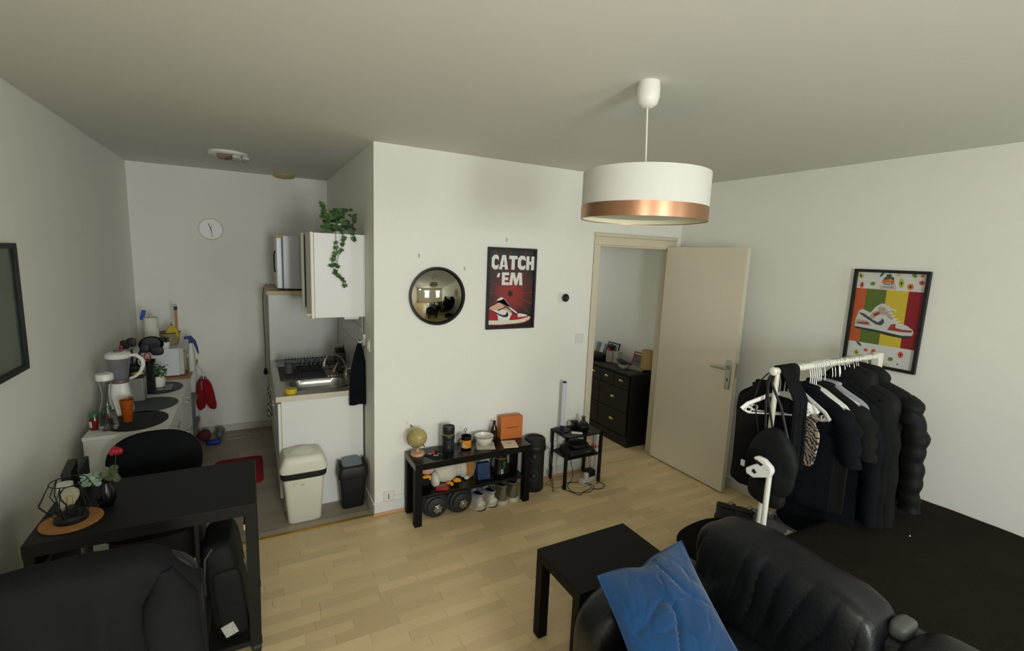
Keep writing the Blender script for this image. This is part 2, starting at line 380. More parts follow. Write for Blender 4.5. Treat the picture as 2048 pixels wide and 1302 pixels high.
# thermostat, switches
t=thing('thermostat','round black thermostat on a small white wall plate','thermostat',(2.19,YF-.001,1.49))
part('plate',MB().box(2.145,2.225,YF-.006,YF,1.487,1.567),WPL,t,bev=.002)
part('dial',MB().lathe([(.03,-.006),(.032,-.02),(.026,-.024),(.02,-.02),(0,-.02)],(2.207,YF,1.526),28,axis='y'),BPL,t,smooth=True)
def switch(name,label,M,w=.04,extra=None):
    pass
t=thing('light_switch','square white light switch on the wall left of the doorway','switch',(2.376,YF,1.145))
part('plate',MB().box(2.336,2.416,YF-.008,YF,1.145,1.225),WPL,t,bev=.003); part('rocker',MB().box(2.350,2.402,YF-.012,YF-.008,1.16,1.21),WPL,t,bev=.002)
t=thing('light_switch','narrow white switch on the kitchen side of the partition wall edge','switch',(XP,3.33,1.15))
part('plate',MB().box(XP-.01,XP,3.29,3.37,1.15,1.23),WPL,t,bev=.003); part('rocker',MB().box(XP-.015,XP-.01,3.305,3.355,1.165,1.215),WPL,t,bev=.002)
t=thing('phone_socket','square white phone socket with a dark slot low on the wall by the bench','socket',(.79,YF,.056))
part('plate',MB().box(.755,.83,YF-.012,YF,.092,.165),WPL,t,bev=.003); part('slot',MB().box(.787,.792,YF-.014,YF-.012,.108,.146),BPL,t)
part('cable',MB().tube([(.83,YF-.006,.125),(.9,YF-.006,.122),(1.0,YF-.006,.12),(1.2,YF-.006,.118)],.0025,6),WPL,t)
t=thing('wall_socket','white double socket box on the wall beside the small metal table','socket',(2.12,YF,.2))
part('plate',MB().box(2.06,2.2,YF-.02,YF,.24,.32),WPL,t,bev=.003); [part('recess',MB().lathe([(.018,-.0205),(.018,-.022),(0,-.022)],(xx_,YF,.28),16,axis='y'),solidm('shade_white',(170,168,158)),t) for xx_ in (2.1,2.16)]
for (x,z) in ((.995,1.82),(1.66,1.96),(1.33,1.74)):
    solo('wall_scuff',MB().ell((x,YF-.0005,z),(.008,.0012,.014),10,6),solidm('yellow_filler',(190,184,150),.8),{.995:'small yellowish filler spot above the convex mirror',1.66:'small yellowish filler spot just above the framed sneaker poster',1.33:'tiny filler spot between the mirror and the framed poster'}[x],'filler spot')
# ---------------- posters
def frame4(mb,M,w,h,b,d):
    for (u0,u1,v0,v1) in ((0,w,0,b),(0,w,h-b,h),(0,b,b,h-b),(w-b,w,b,h-b)):
        mb.add([M(u,v,0) for u,v in ((u0,v0),(u1,v0),(u1,v1),(u0,v1))]+[M(u,v,d) for u,v in ((u0,v0),(u1,v0),(u1,v1),(u0,v1))],[(0,3,2,1),(4,5,6,7),(0,1,5,4),(1,2,6,5),(2,3,7,6),(3,0,4,7)])
def flat(name,pts,M,lay_,m,parent,w,h,scale=True,label=None):
    P=[(u*w,v*h) for u,v in pts]; return part(name,MB().prism(P,lambda u,v,d:M(u,v,.006+lay_*.0004+d),.0003),m,parent,label=label)
W1,H1=.412,.608; O1=(1.507,YF,1.294)
M1=lambda u,v,d:(O1[0]+u,YF-d,O1[2]+v)
t=thing('framed_poster','black-framed CATCH \'EM poster with a red and white high-top sneaker','poster',(1.713,YF-.001,1.294))
mb=MB(); frame4(mb,M1,W1,H1,.018,.02); part('frame',mb,BPL,t,bev=.001)
PB=bpy.data.materials.new('poster_red_burst'); PB.use_nodes=True; nt=PB.node_tree; b=nt.nodes['Principled BSDF']; b.inputs['Roughness'].default_value=.35
tc=nt.nodes.new('ShaderNodeTexCoord'); mp=nt.nodes.new('ShaderNodeMapping'); mp.inputs['Location'].default_value=(-.01,0,-.265)
gr=nt.nodes.new('ShaderNodeTexGradient'); gr.gradient_type='SPHERICAL'; mp.inputs['Scale'].default_value=(4.2,4.2,4.2); mp.vector_type='POINT'; mp.inputs['Location'].default_value=(-.05*0,0,-.265*4.2)
nz=nt.nodes.new('ShaderNodeTexNoise'); nz.inputs['Scale'].default_value=14; nz.inputs['Detail'].default_value=6
cr=nt.nodes.new('ShaderNodeValToRGB'); cr.color_ramp.elements[0].color=rgb((34,30,27)); cr.color_ramp.elements[0].position=.12; cr.color_ramp.elements[1].color=rgb((150,42,38)); cr.color_ramp.elements[1].position=.85
e=cr.color_ramp.elements.new(.45); e.color=rgb((78,34,32))
mm=nt.nodes.new('ShaderNodeMath'); mm.operation='MULTIPLY_ADD'; mm.inputs[1].default_value=.5; 
nt.links.new(tc.outputs['Object'],mp.inputs[0]); nt.links.new(mp.outputs[0],gr.inputs[0]); nt.links.new(tc.outputs['Object'],nz.inputs['Vector'])
nt.links.new(nz.outputs[0],mm.inputs[0]); sb2=nt.nodes.new('ShaderNodeMath'); sb2.operation='SUBTRACT'; sb2.inputs[1].default_value=.18; nt.links.new(gr.outputs[0],sb2.inputs[0]); nt.links.new(sb2.outputs[0],mm.inputs[2]); nt.links.new(mm.outputs[0],cr.inputs[0]); nt.links.new(cr.outputs[0],b.inputs['Base Color'])
pr1=part('print',MB().add([M1(*q,.004) for q in ((.015,.015),(W1-.015,.015),(W1-.015,H1-.015),(.015,H1-.015))]+[M1(*q,.006) for q in ((.015,.015),(W1-.015,.015),(W1-.015,H1-.015),(.015,H1-.015))],[(0,3,2,1),(4,5,6,7),(0,1,5,4),(1,2,6,5),(2,3,7,6),(3,0,4,7)]),PB,t)
pr1.location=(0,0,0)
w,h=W1,H1
def fl(n,pts,l,m,label=None): return flat(n,pts,M1,l,m,pr1,w,h,label=label)
PR=solidm('print_red_line',(150,52,50),.5); WH=solidm('print_white',(228,228,220),.4); PRD=solidm('print_red',(165,30,36),.4); PBK=solidm('print_black',(22,20,19),.4); PTN=solidm('print_tan',(214,170,138),.4); PCR=solidm('print_cream',(222,218,196),.4)
cu,cv=.48,.44
rays=MB()
for a,l0,l1,tk in ((2,.12,.5,.004),(25,.14,.5,.004),(178,.1,.45,.005),(155,.12,.5,.005),(205,.12,.46,.004),(-22,.08,.5,.007),(-42,.06,.52,.006),(-68,.05,.38,.004),(92,.1,.85,.005),(112,.3,.85,.006),(70,.3,.85,.006),(130,.2,.6,.003),(50,.2,.6,.003),(248,.1,.35,.003),(-95,.05,.3,.003)):
    a=math.radians(a); d=Vector((math.cos(a),math.sin(a))); n=Vector((-d.y,d.x)); c0=Vector((cu*w,cv*h))
    q=[]
    for l,s_ in ((l0,.4),(l1,1),(l1,-1),(l0,-.4)):
        p=c0+d*l*w*1.05+n*tk*s_*.5; q.append((min(max(p.x,.02),w-.02),min(max(p.y,.02),h-.02)))
    rays.prism(q,lambda u,v,dd:M1(u,v,.0062+dd),.0003)
part('red_rays',rays,PR,pr1)
for r_ in (.16,.25,.34):   # web rings
    wr=MB(); pts=[]
    for k in range(19):
        a=math.radians(-10+k*200/18); rr=r_*(1-.05*(k%2)); pts.append((min(max(cu*w+rr*w*math.cos(a),.02),w-.02),cv*h+rr*w*math.sin(a)))
    for p,q in zip(pts,pts[1:]): wr.prism([p,q,(q[0],q[1]+.0016),(p[0],p[1]+.0016)],lambda u,v,dd:M1(u,v,.0062+dd),.0002)
    part('web_ring',wr,PR,pr1)
fl('black_spider',[(cu+.07*math.cos(a*PI/8)*(1 if a%2 else .55),cv+.048*math.sin(a*PI/8)*(1 if a%2 else .55)) for a in range(16)],2,PBK)
# sneaker
fl('sneaker_upper_red',[(.045,.11),(.045,.17),(.07,.25),(.3,.235),(.48,.23),(.60,.20),(.80,.17),(.9,.15),(.93,.12),(.91,.095),(.6,.09)],3,PRD)
fl('sneaker_white',[(.06,.245),(.20,.21),(.24,.155),(.25,.10),(.47,.10),(.50,.15),(.53,.19),(.50,.21),(.44,.22),(.36,.24),(.34,.26),(.2,.235)],4,WH)
fl('sneaker_collar',[(.055,.25),(.08,.275),(.30,.345),(.37,.36),(.42,.33),(.40,.30),(.53,.22),(.51,.19),(.44,.215),(.36,.245),(.2,.235)],5,PTN)
fl('sneaker_toe_white',[(.65,.135),(.67,.15),(.64,.165),(.66,.19),(.74,.185),(.84,.17),(.86,.155),(.78,.145),(.70,.145)],6,WH)
fl('sneaker_tongue',[(.20,.345),(.22,.37),(.28,.395),(.33,.39),(.43,.29),(.52,.225),(.62,.19),(.64,.20),(.5,.265),(.42,.33),(.355,.38),(.29,.36),(.24,.355)],7,WH)
fl('sneaker_strap',[(.22,.235),(.40,.28),(.42,.27),(.24,.225)],7,PBK)
fl('sneaker_check_mark',[(.06,.25),(.12,.225),(.25,.175),(.35,.148),(.42,.145),(.455,.165),(.45,.19),(.42,.215),(.41,.195),(.39,.175),(.34,.172),(.24,.195),(.12,.235)],8,PBK)
fl('sneaker_sole',[(.045,.06),(.045,.112),(.30,.105),(.62,.108),(.78,.125),(.90,.15),(.925,.135),(.90,.11),(.80,.08),(.65,.065),(.3,.055)],9,PCR)
fl('sneaker_outsole',[(.045,.052),(.045,.06),(.3,.055),(.65,.065),(.80,.08),(.90,.11),(.925,.135),(.925,.12),(.89,.095),(.80,.068),(.65,.055),(.3,.045)],9,PRD)
for i in range(6):
    u=.36+i*.045; v=.30-i*.022
    fl('lace',[(u-.03,v+.005),(u+.05,v-.014),(u+.045,v-.02),(u-.035,v-.001)],10,PBK)
    fl('lace',[(u,v+.018),(u+.02,v-.022),(u+.012,v-.022),(u-.008,v+.018)],10,PBK)
Mt=lambda cu_,cv_:(lambda x,y,z:M1(cu_*w+x,cv_*h+y,.0105+z))
GL={'C':[[(1,.62),(1,.85),(.8,1),(.35,1),(0,.8),(0,.2),(.35,0),(.8,0),(1,.12),(1,.35),(.72,.27),(.5,.27),(.4,.4),(.4,.6),(.5,.74),(.72,.73)]],
'A':[[(0,0),(.3,1),(.72,1),(1,0),(.66,0),(.62,.18),(.36,.18),(.33,0)]],'T':[[(0,1),(1,1),(1,.76),(.7,.76),(.7,0),(.3,0),(.3,.76),(0,.76)]],
'H':[[(0,0),(0,1),(.38,1),(.38,.62),(.62,.62),(.62,1),(1,1),(1,0),(.62,0),(.62,.38),(.38,.38),(.38,0)]],
'E':[[(0,0),(0,1),(1,1),(1,.78),(.42,.78),(.42,.61),(.9,.61),(.9,.4),(.42,.4),(.42,.22),(1,.22),(1,0)]],
'M':[[(0,0),(.12,1),(.4,1),(.52,.45),(.66,1),(.93,1),(1,0),(.76,0),(.73,.6),(.6,0),(.42,0),(.28,.6),(.24,0)]]}
for ch,u0,u1,v0,v1 in (('C',.075,.215,.735,.91),('A',.225,.41,.735,.91),('T',.425,.595,.735,.905),('C',.605,.77,.735,.91),('H',.785,.955,.735,.905),('E',.29,.435,.545,.70),('M',.44,.72,.545,.70)):
    for g_ in GL[ch]: fl('lettering',[(u0+a*(u1-u0),v0+b_*(v1-v0)) for a,b_ in g_],11,WH)
fl('lettering_counter',[(.30,.79),(.318,.86),(.335,.79)],12,PBK); 
fl('lettering',[(.185,.64),(.235,.64),(.255,.69),(.21,.69)],11,WH)
# second poster on right wall
Y0,Y1=1.680,1.280; Z0,Z1=1.232,1.848; w2,h2=.40,.612
M2=lambda u,v,d:(XR-d,1.681-u,1.238+v)
t=thing('framed_poster','black-framed poster of a low sneaker on orange, green, yellow and red stripes','poster',(XR-.001,1.48,1.238))
mb=MB(); frame4(mb,M2,w2,h2,.018,.022); part('frame',mb,BPL,t,bev=.001)
def box2(M,u0,u1,v0,v1,d0,d1): 
    q=((u0,v0),(u1,v0),(u1,v1),(u0,v1)); return MB().add([M(*p,d0) for p in q]+[M(*p,d1) for p in q],[(0,3,2,1),(4,5,6,7),(0,1,5,4),(1,2,6,5),(2,3,7,6),(3,0,4,7)])
pr2=part('print',box2(M2,.015,w2-.015,.015,h2-.015,.004,.006),solidm('print_paper',(214,214,208),.35),t)
def fr(n,pts,l,m): return flat(n,pts,M2,l,m,pr2,w2,h2)
def rect(a,b,c_,d): return [(a,c_),(b,c_),(b,d),(a,d)]
for a,b_,cc in ((.045,.20,(190,92,50)),(.20,.475,(92,112,48)),(.475,.76,(206,184,58)),(.76,.955,(140,34,42))): fr('colour_stripe',rect(a,b_,.235,.80),1,solidm('stripe%d'%int(a*100),cc,.4))
LG=solidm('print_grey',(205,205,200),.4); BR=solidm('print_brick',(150,62,48),.4); TN=solidm('print_taupe',(176,160,146),.4)
fr('sneaker_outsole',[(.10,.395),(.11,.375),(.40,.36),(.60,.34),(.78,.335),(.88,.36),(.885,.385)],2,solidm('print_dkgreen',(50,62,52),.4))
fr('sneaker_body',[(.10,.395),(.10,.47),(.13,.56),(.17,.585),(.22,.575),(.30,.555),(.36,.62),(.43,.66),(.50,.655),(.55,.60),(.63,.53),(.70,.48),(.80,.465),(.88,.43),(.90,.40),(.88,.37),(.75,.36),(.40,.385)],3,LG)
fr('sneaker_panel',[(.33,.56),(.40,.585),(.40,.62),(.46,.63),(.55,.585),(.62,.525),(.60,.50),(.50,.55),(.42,.545),(.36,.50),(.28,.49)],4,TN)
fr('sneaker_panel',[(.34,.545),(.42,.575),(.43,.55),(.36,.52)],5,BR)
fr('sneaker_panel',[(.11,.44),(.13,.475),(.30,.46),(.33,.42),(.11,.42)],4,TN); fr('sneaker_panel',[(.13,.44),(.28,.455),(.30,.43),(.13,.43)],5,BR)
fr('sneaker_panel',[(.56,.40),(.60,.46),(.66,.47),(.66,.43),(.76,.42),(.87,.425),(.88,.405),(.75,.395)],4,BR)
fr('sneaker_check_mark',[(.14,.55),(.16,.53),(.30,.475),(.40,.44),(.47,.435),(.50,.46),(.50,.49),(.47,.51),(.46,.485),(.42,.465),(.36,.48),(.22,.535)],6,solidm('print_slate',(70,78,80),.4))
fr('laces',[(.50,.62),(.53,.60),(.60,.60),(.64,.585),(.65,.61),(.60,.615),(.55,.625),(.53,.655)],6,LG)
for i in range(6): 
    u=.50+i*.04; v=.585-i*.025; fr('lace',[(u,v),(u+.06,v+.01),(u+.06,v+.018),(u,v+.008)],7,WH)
GRN=solidm('print_leafg',(96,140,48),.4); ORG=solidm('print_orange',(205,112,48),.4); AVO=solidm('print_avo',(176,178,60),.4); PK=solidm('print_pink',(205,92,80),.4); DG=solidm('print_dg',(60,96,66),.4); BY=solidm('print_byel',(210,190,60),.4); BRN=solidm('print_brown',(70,40,34),.4)
def oval(u,v,a,b,ang=0,n=12): 
    return [(u+a*math.cos(k*2*PI/n)*math.cos(ang)-b*math.sin(k*2*PI/n)*math.sin(ang),v+(a*math.cos(k*2*PI/n)*math.sin(ang)+b*math.sin(k*2*PI/n)*math.cos(ang))*.66) for k in range(n)]
for (u,v,a,b,an,m_,m3) in ((.09,.93,.03,.045,.4,AVO,BRN),(.12,.835,.028,.05,0,PK,BRN),(.27,.855,.035,.03,.2,GRN,None),(.38,.965,.015,.05,-.5,DG,None),(.60,.955,.03,.016,.5,BY,None),(.65,.875,.035,.07,.1,AVO,BRN),(.77,.845,.04,.045,0,ORG,BRN),(.80,.955,.035,.026,-.6,GRN,None),(.895,.985,.025,.02,0,PK,None),(.90,.89,.035,.035,.8,PK,BRN),(.16,.95-.74,.0,.0,0,BRN,None),(.20,.215,.018,.05,.9,DG,None),(.18,.12,.035,.04,.3,AVO,BRN),(.31,.16,.03,.025,0,PK,None),(.42,.155,.035,.045,0,ORG,BRN),(.40,.05,.035,.03,.3,GRN,None),(.53,.12,.035,.07,0,AVO,BRN),(.66,.11,.035,.03,.2,GRN,None),(.78,.17,.035,.05,0,PK,BRN),(.60,.03,.035,.014,.2,BY,None),(.08,.055,.03,.02,0,BY,None),(.76,.07,.012,.01,0,BRN,None)):
    if a<=0: continue
    v=min(max(v,.045),.955)
    fr('fruit_motif',oval(u,v,a,b,an),2,m_)
    if m3: fr('fruit_pit',oval(u,v,a*.35,b*.35,an),3,m3)
for k in range(3): fr('orange_motif',oval(.42+.055*k,.885+.004*(k==1),.028,.03),3,ORG)
fr('leaf_motif',[(.40,.895),(.42,.925),(.44,.93),(.44,.955),(.50,.96),(.51,.935),(.54,.93),(.55,.895),(.50,.91),(.47,.905)],2,DG)
sk=MB(); pp=[(.375,.815),(.385,.845),(.41,.875),(.55,.875),(.575,.845),(.59,.815)]
for p,q in zip(pp,pp[1:]+pp[:1]):
    d=Vector((q[0]-p[0],q[1]-p[1])).normalized()*.004; n=(-d.y,d.x)
    sk.prism([(p[0]*w2,p[1]*h2),(q[0]*w2,q[1]*h2),((q[0]+n[0])*w2,(q[1]+n[1])*h2),((p[0]+n[0])*w2,(p[1]+n[1])*h2)],lambda u,v,d_:M2(u,v,.0072+d_),.0002)
part('badge_outline',sk,PK,pr2)
text('lettering','MADE IN',.018,lambda x,y,z:M2(.485*w2+x,.856*h2+y,.0075+z),PBK,pr2,ext=.0002,width=.05)
text('lettering','PARADISE',.016,lambda x,y,z:M2(.485*w2+x,.828*h2+y,.0075+z),DG,pr2,ext=.0002,width=.062)
# left picture
t=thing('framed_picture','large black-framed glazed picture on the left wall, cut off by the edge','picture',(XL+.001,2.5,1.255))
M3=lambda u,v,d:(XL+d,2.89-u,1.255+v)
mb=MB(); frame4(mb,M3,.80,.56,.022,.025); part('frame',mb,BPL,t,bev=.001)
part('print',box2(M3,.02,.78,.02,.54,.003,.006),mat('grey_print',(120,120,108),.4,var=.3,vs=3),t)
part('inner_mount',box2(M3,.022,.036,.022,.538,.006,.012),solidm('dark_teal_mount',(52,68,64),.5),t)
part('glass',box2(M3,.022,.778,.022,.538,.014,.016),mat('picture_glass',(240,245,240),.05,trans=1,ior=1.1),t)
#NEXT
# ================================================================ BENCH AND ITEMS
BX0,BX1,BY0,BY1=.902,1.795,2.90,3.145
t=thing('bench_table','long low black bench with a lower shelf against the white wall','bench',(1.35,3.02,0))
part('table_top',MB().box(BX0,BX1,BY0,BY1,.402,.45),BLKS,t,bev=.002)
for x in (BX0,BX1-.05):
    for y in (BY0,BY1-.05): part('leg',MB().box(x,x+.05,y,y+.05,0,.402),BLK,t,bev=.002)
part('shelf',MB().box(BX0+.05,BX1-.05,BY0+.005,BY1-.005,.193,.213),BLKS,t,bev=.001)
TT=.45
# globe
g=thing('desk_globe','small antique-style globe on a round wooden base at the left end of the bench','globe',(.966,3.06,TT))
part('base',MB().lathe([(.048,TT),(.05,TT+.008),(.044,TT+.018),(.012,TT+.022),(.008,TT+.045)],(.966,3.06,0)),PEACH,g,smooth=True)
part('sphere',MB().ell((.966,3.06,TT+.124),(.064,.064,.064),32,20),mat('antique_map',(176,160,98),.35,var=.3,vs=28),g,smooth=True)
ax=math.radians(28)
part('meridian',MB().tube([(.966-.072*math.sin(a),3.06,TT+.124+.072*math.cos(a)) for a in [math.radians(38+k*180/18) for k in range(19)]],.004,8,flat=.8),mat('old_brass',(150,130,80),.4,metal=.8),g,smooth=True)
part('pin',MB().tube([(.966-.04,3.06,TT+.205),(.966-.052,3.06,TT+.222)],.005,8).tube([(.966+.04,3.06,TT+.06),(.966+.052,3.06,TT+.048)],.004,8),mat('old_brass',(150,130,80)),g,smooth=True)
# keys on a cloth tray
t=thing('key_tray','flat black square tray holding keys and a red button at the bench\'s left','tray',(1.075,3.0,TT))
part('tray',MB(lambda p:Vector((1.075,3.0,TT))+Matrix.Rotation(.5,3,'Z')@p).box(-.06,.06,-.06,.06,0,.004),NYLON,t,bev=.002)
ky=thing('key_bunch','bunch of metal keys lying on the black square tray','keys',(1.075,3.0,TT+.004))
for i in range(6):
    a=rnd(0,6); p=Vector((1.075+rnd(-.035,.035),3.0+rnd(-.03,.03),TT+.0055+i*.0004)); q=p+Vector((.03*math.cos(a),.03*math.sin(a),0))
    k=MB().tube([p,q],.0022,6); k.tube([p+Vector((.006*math.cos(b),.006*math.sin(b),0)) for b in [j*PI/4 for j in range(8)]],.0012,6,closed=True)
    part('key',k,STEEL,ky)
solo('red_button',MB().ell((1.068,3.028,TT+.012),(.014,.014,.008)),solidm('gloss_red',(200,30,32),.3),'small glossy red button lying on the key tray','button',smooth=True)
# lens
t=thing('lens_flask','tall black ribbed camera-lens-shaped flask with a thin yellow line','flask',(1.185,3.04,TT))
c=(1.185,3.04,0); pr=[(.039,0),(.042,.003),(.042,.04)]
for z in (.044,.05,.056,.062,.068,.074,.08): pr+=[(.0405,z),(.042,z+.003)]
pr+=[(.042,.09),(.045,.093),(.045,.118),(.041,.122),(.041,.135),(.043,.137),(.043,.178),(.041,.183),(.035,.184),(.034,.178),(0,.178)]
part('barrel',MB().lathe([(r,TT+z) for r,z in pr],c,40),mat('lens_black',(30,33,34),.45),t,smooth=True)
part('line',MB().lathe([(.0455,TT+.125),(.0418,TT+.128)],c,40,close=False).lathe([(.0418,TT+.1345),(.0432,TT+.1365)],c,40,close=False),mat('gold_line',(150,138,60),.4),t,smooth=True)
part('blue_ring',MB().lathe([(.0422,TT+.083),(.0424,TT+.087)],c,40,close=False),mat('teal_line',(40,80,100),.4),t)
# mug
t=thing('mug','black mug printed in orange with a spoon inside','mug',(1.318,3.03,TT))
c=(1.318,3.03,0)
part('body',MB().lathe([(r,TT+z) for r,z in [(.030,0),(.036,.004),(.038,.01),(.038,.095),(.0355,.095),(.034,.012),(0,.01)]],c,36),BLKS,t,smooth=True)
ob=MB()
def band(mb,a0,a1,z0,z1,r,n=10):
    vs=[];fs=[]
    for i in range(n+1):
        a=a0+(a1-a0)*i/n
        for z in (z0,z1): vs.append((c[0]+r*math.cos(a),c[1]+r*math.sin(a),z))
    for i in range(n): fs.append((2*i,2*i+2,2*i+3,2*i+1))
    mb.add(vs,fs)
band(ob,math.radians(165),math.radians(320),TT+.012,TT+.07,.0385,16)
part('orange_print',ob,solidm('mug_orange',(226,140,30),.35),t)
ob=MB(); band(ob,math.radians(205),math.radians(232),TT+.014,TT+.052,.0389,6); band(ob,math.radians(190),math.radians(240),TT+.026,TT+.034,.0389,6); part('pale_print',ob,solidm('mug_grey',(190,196,200),.35),t)
part('handle',MB().tube(arc((1.284,3.03,TT+.052),.026,math.radians(70),math.radians(290),12,'xz',1.0,1.05),.0048,8),BLKS,t,smooth=True)
sp=solo('teaspoon',MB().tube([(1.325,3.035,TT+.015),(1.318,3.05,TT+.12)],.0022,6).tube(arc((1.318,3.05,TT+.131),.011,0,2*PI,12,'xz')[:-1],.0022,6,closed=True),BMET,'dark spoon with a ring handle standing in the printed mug','spoon',smooth=True)
# napkin + bowl
t=solo('paper_napkin',MB(lambda p:Vector((1.465,3.012,TT))+Matrix.Rotation(-.35,3,'Z')@p).grid(lambda u,v:((u-.5)*.135,(v-.5)*.14,.0015+.0012*math.sin(u*9)*math.sin(v*7)),8,8),mat('paper_cream',(205,196,178),.9,var=.1,vs=40),'crumpled printed paper napkin under the white bowl','napkin',solid=.001)
c=(1.462,3.035,0); B0=TT+.0035
t=thing('enamel_bowl','white enamel bowl with a thin black rim and small handles','bowl',(1.462,3.035,B0))
pr=[(0,0),(.03,0),(.034,.004),(.056,.022),(.068,.045),(.073,.07),(.0715,.0705),(.066,.046),(.054,.026),(.03,.009),(0,.008)]
part('body',MB().lathe([(r,B0+z) for r,z in pr],c,44),mat('enamel_white',(226,224,208),.2),t,smooth=True)
part('rim',MB().tube([(c[0]+.0728*math.cos(a),c[1]+.0728*math.sin(a),B0+.0705) for a in [k*2*PI/40 for k in range(40)]],.0018,6,closed=True),BPL,t,smooth=True)
for s_ in (-1,1): part('handle',MB().tube([(c[0]+s_*(.068+.018*math.sin(a)),c[1]+.022*math.cos(a),B0+.055) for a in [k*PI/8 for k in range(9)]],.003,8),BPL,t,smooth=True)
# bottle
c=(1.574,3.095,0)
t=thing('glass_bottle','small dark brown glass bottle behind the white bowl','bottle',(c[0],c[1],TT))
part('body',MB().lathe([(r,TT+z) for r,z in [(.025,0),(.028,.004),(.028,.06),(.024,.09),(.012,.118),(.0105,.14),(.013,.142),(.013,.15),(.009,.15),(.009,.14)]],c,28),solidm('brown_glass',(40,24,18),.12),t,smooth=True)
# box
t=thing('gift_box','square orange gift box standing on end on the bench','box',(1.712,3.09,TT))
Mx=lambda p:Vector((1.712,3.09,TT))+Matrix.Rotation(-.10,3,'Z')@p
part('box_body',MB(Mx).box(-.09,.09,-.03,.035,0,.175),mat('orange_card',(200,112,48),.55),t,bev=.002)
part('lid_seam',MB(Mx).box(-.0905,.0905,-.0,.001,0,.1755),mat('orange_dark',(160,86,36),.55),t)
text('lettering','LOUIS VUITTON',.012,lambda x,y,z:Mx(Vector((x,-.0306-z,.09+y))),solidm('ink_brown',(80,45,25),.5),t,width=.098,bold=.0003)
t=thing('greeting_card','cream card with a tiny coloured emblem in front of the orange box','card',(1.645,2.975,TT))
Mc=lambda p:Vector((1.645,2.978,TT))+Matrix.Rotation(-.28,3,'Z')@p
part('card_sheet',MB(Mc).box(-.055,.055,-.075,.05,0,.006),solidm('card_cream',(222,205,176),.7),t)
part('emblem',MB(Mc).box(-.018,.0,-.012,.002,.006,.0064),solidm('teal_ink',(70,130,140)),t); part('emblem',MB(Mc).box(.0,.018,-.012,-.0,.006,.0064),solidm('orange_ink',(200,110,50)),t)
# shelf items
SZ=.213
FUR=mat('white_plush',(216,210,190),1,var=.06,vs=20,bump=.9,bs=90,sheen=.4); FUR2=mat('ginger_plush',(176,122,58),1,var=.25,vs=16,bump=.9,bs=80,sheen=.4); OR=solidm('orange_felt',(226,158,40),.9)
PK2=mat('pink_plush',(214,168,146),1,var=.2,vs=40,bump=.6,bs=90)
t=thing('plush_toy','pink and yellow plush toy at the left end of the lower shelf','plush toy',(1.015,3.03,SZ))
part('body',MB().ell((1.02,3.05,SZ+.06),(.055,.05,.06)),mat('dark_plush',(20,20,24),1,bump=.6,bs=90),t,smooth=True)
part('head',MB().ell((1.03,3.04,SZ+.13),(.055,.045,.042)),PK2,t,smooth=True)
part('beak',MB().ell((1.01,2.995,SZ+.092),(.03,.015,.012)).ell((1.035,2.99,SZ+.082),(.009,.008,.018)),OR,t,smooth=True)
t=thing('plush_toy','white plush toy with yellow feet lying on the lower bench shelf','plush toy',(1.17,3.03,SZ))
part('body',MB().ell((1.17,3.045,SZ+.082),(.098,.065,.078),24,16,fn=lambda p:p*(1+.07*noise.noise(p*20))),FUR,t,smooth=True)
part('wing',MB().ell((1.075,3.0,SZ+.06),(.03,.05,.055),fn=lambda p:p*(1+.15*noise.noise(p*25))),FUR,t,smooth=True)
part('wing',MB().ell((1.26,3.045,SZ+.09),(.022,.045,.062)),FUR,t,smooth=True)
for x,zz in ((1.172,.018),(1.228,.034)): part('foot',MB().ell((x,2.975,SZ+zz),(.027,.022,.016)).ell((x+.014,2.962,SZ+zz),(.014,.016,.013)),OR,t,smooth=True,label='yellow plush foot')
t=thing('plush_toy','ginger and white plush toy between the white plush and the blue box','plush toy',(1.35,3.06,SZ))
part('body',MB().ell((1.355,3.065,SZ+.068),(.05,.05,.075),22,14,e=.9,fn=lambda p:p*(1+.08*noise.noise(p*24))),FUR2,t,smooth=True)
part('belly',MB().ell((1.305,3.06,SZ+.072),(.038,.045,.066),fn=lambda p:p*(1+.05*noise.noise(p*24))),FUR,t,smooth=True)
for y in (3.02,): part('paw',MB().ell((1.325,y,SZ+.014),(.022,.02,.014)),FUR,t,smooth=True)
t=thing('figure_box','small dark blue patterned box on the lower bench shelf','box',(1.445,2.99,SZ))
Mb=lambda p:Vector((1.445,2.995,SZ))+Matrix.Rotation(-.12,3,'Z')@p
part('box_body',MB(Mb).hexa([(-.048,-.03,0),(.048,-.03,0),(.048,.03,0),(-.048,.03,0)],[(-.046,-.006,.115),(.046,-.006,.115),(.046,.03,.115),(-.046,.03,.115)]),mat('blue_print',(26,50,96),.4,var=.75,vs=22),t,bev=.001)
for x,z in ((-.036,.012),(.032,.024)): part('red_spot',MB(Mb).ell((x,-.03+z*.21,z),(.006,.002,.005),8,6),solidm('gloss_red2',(170,40,50)),t)
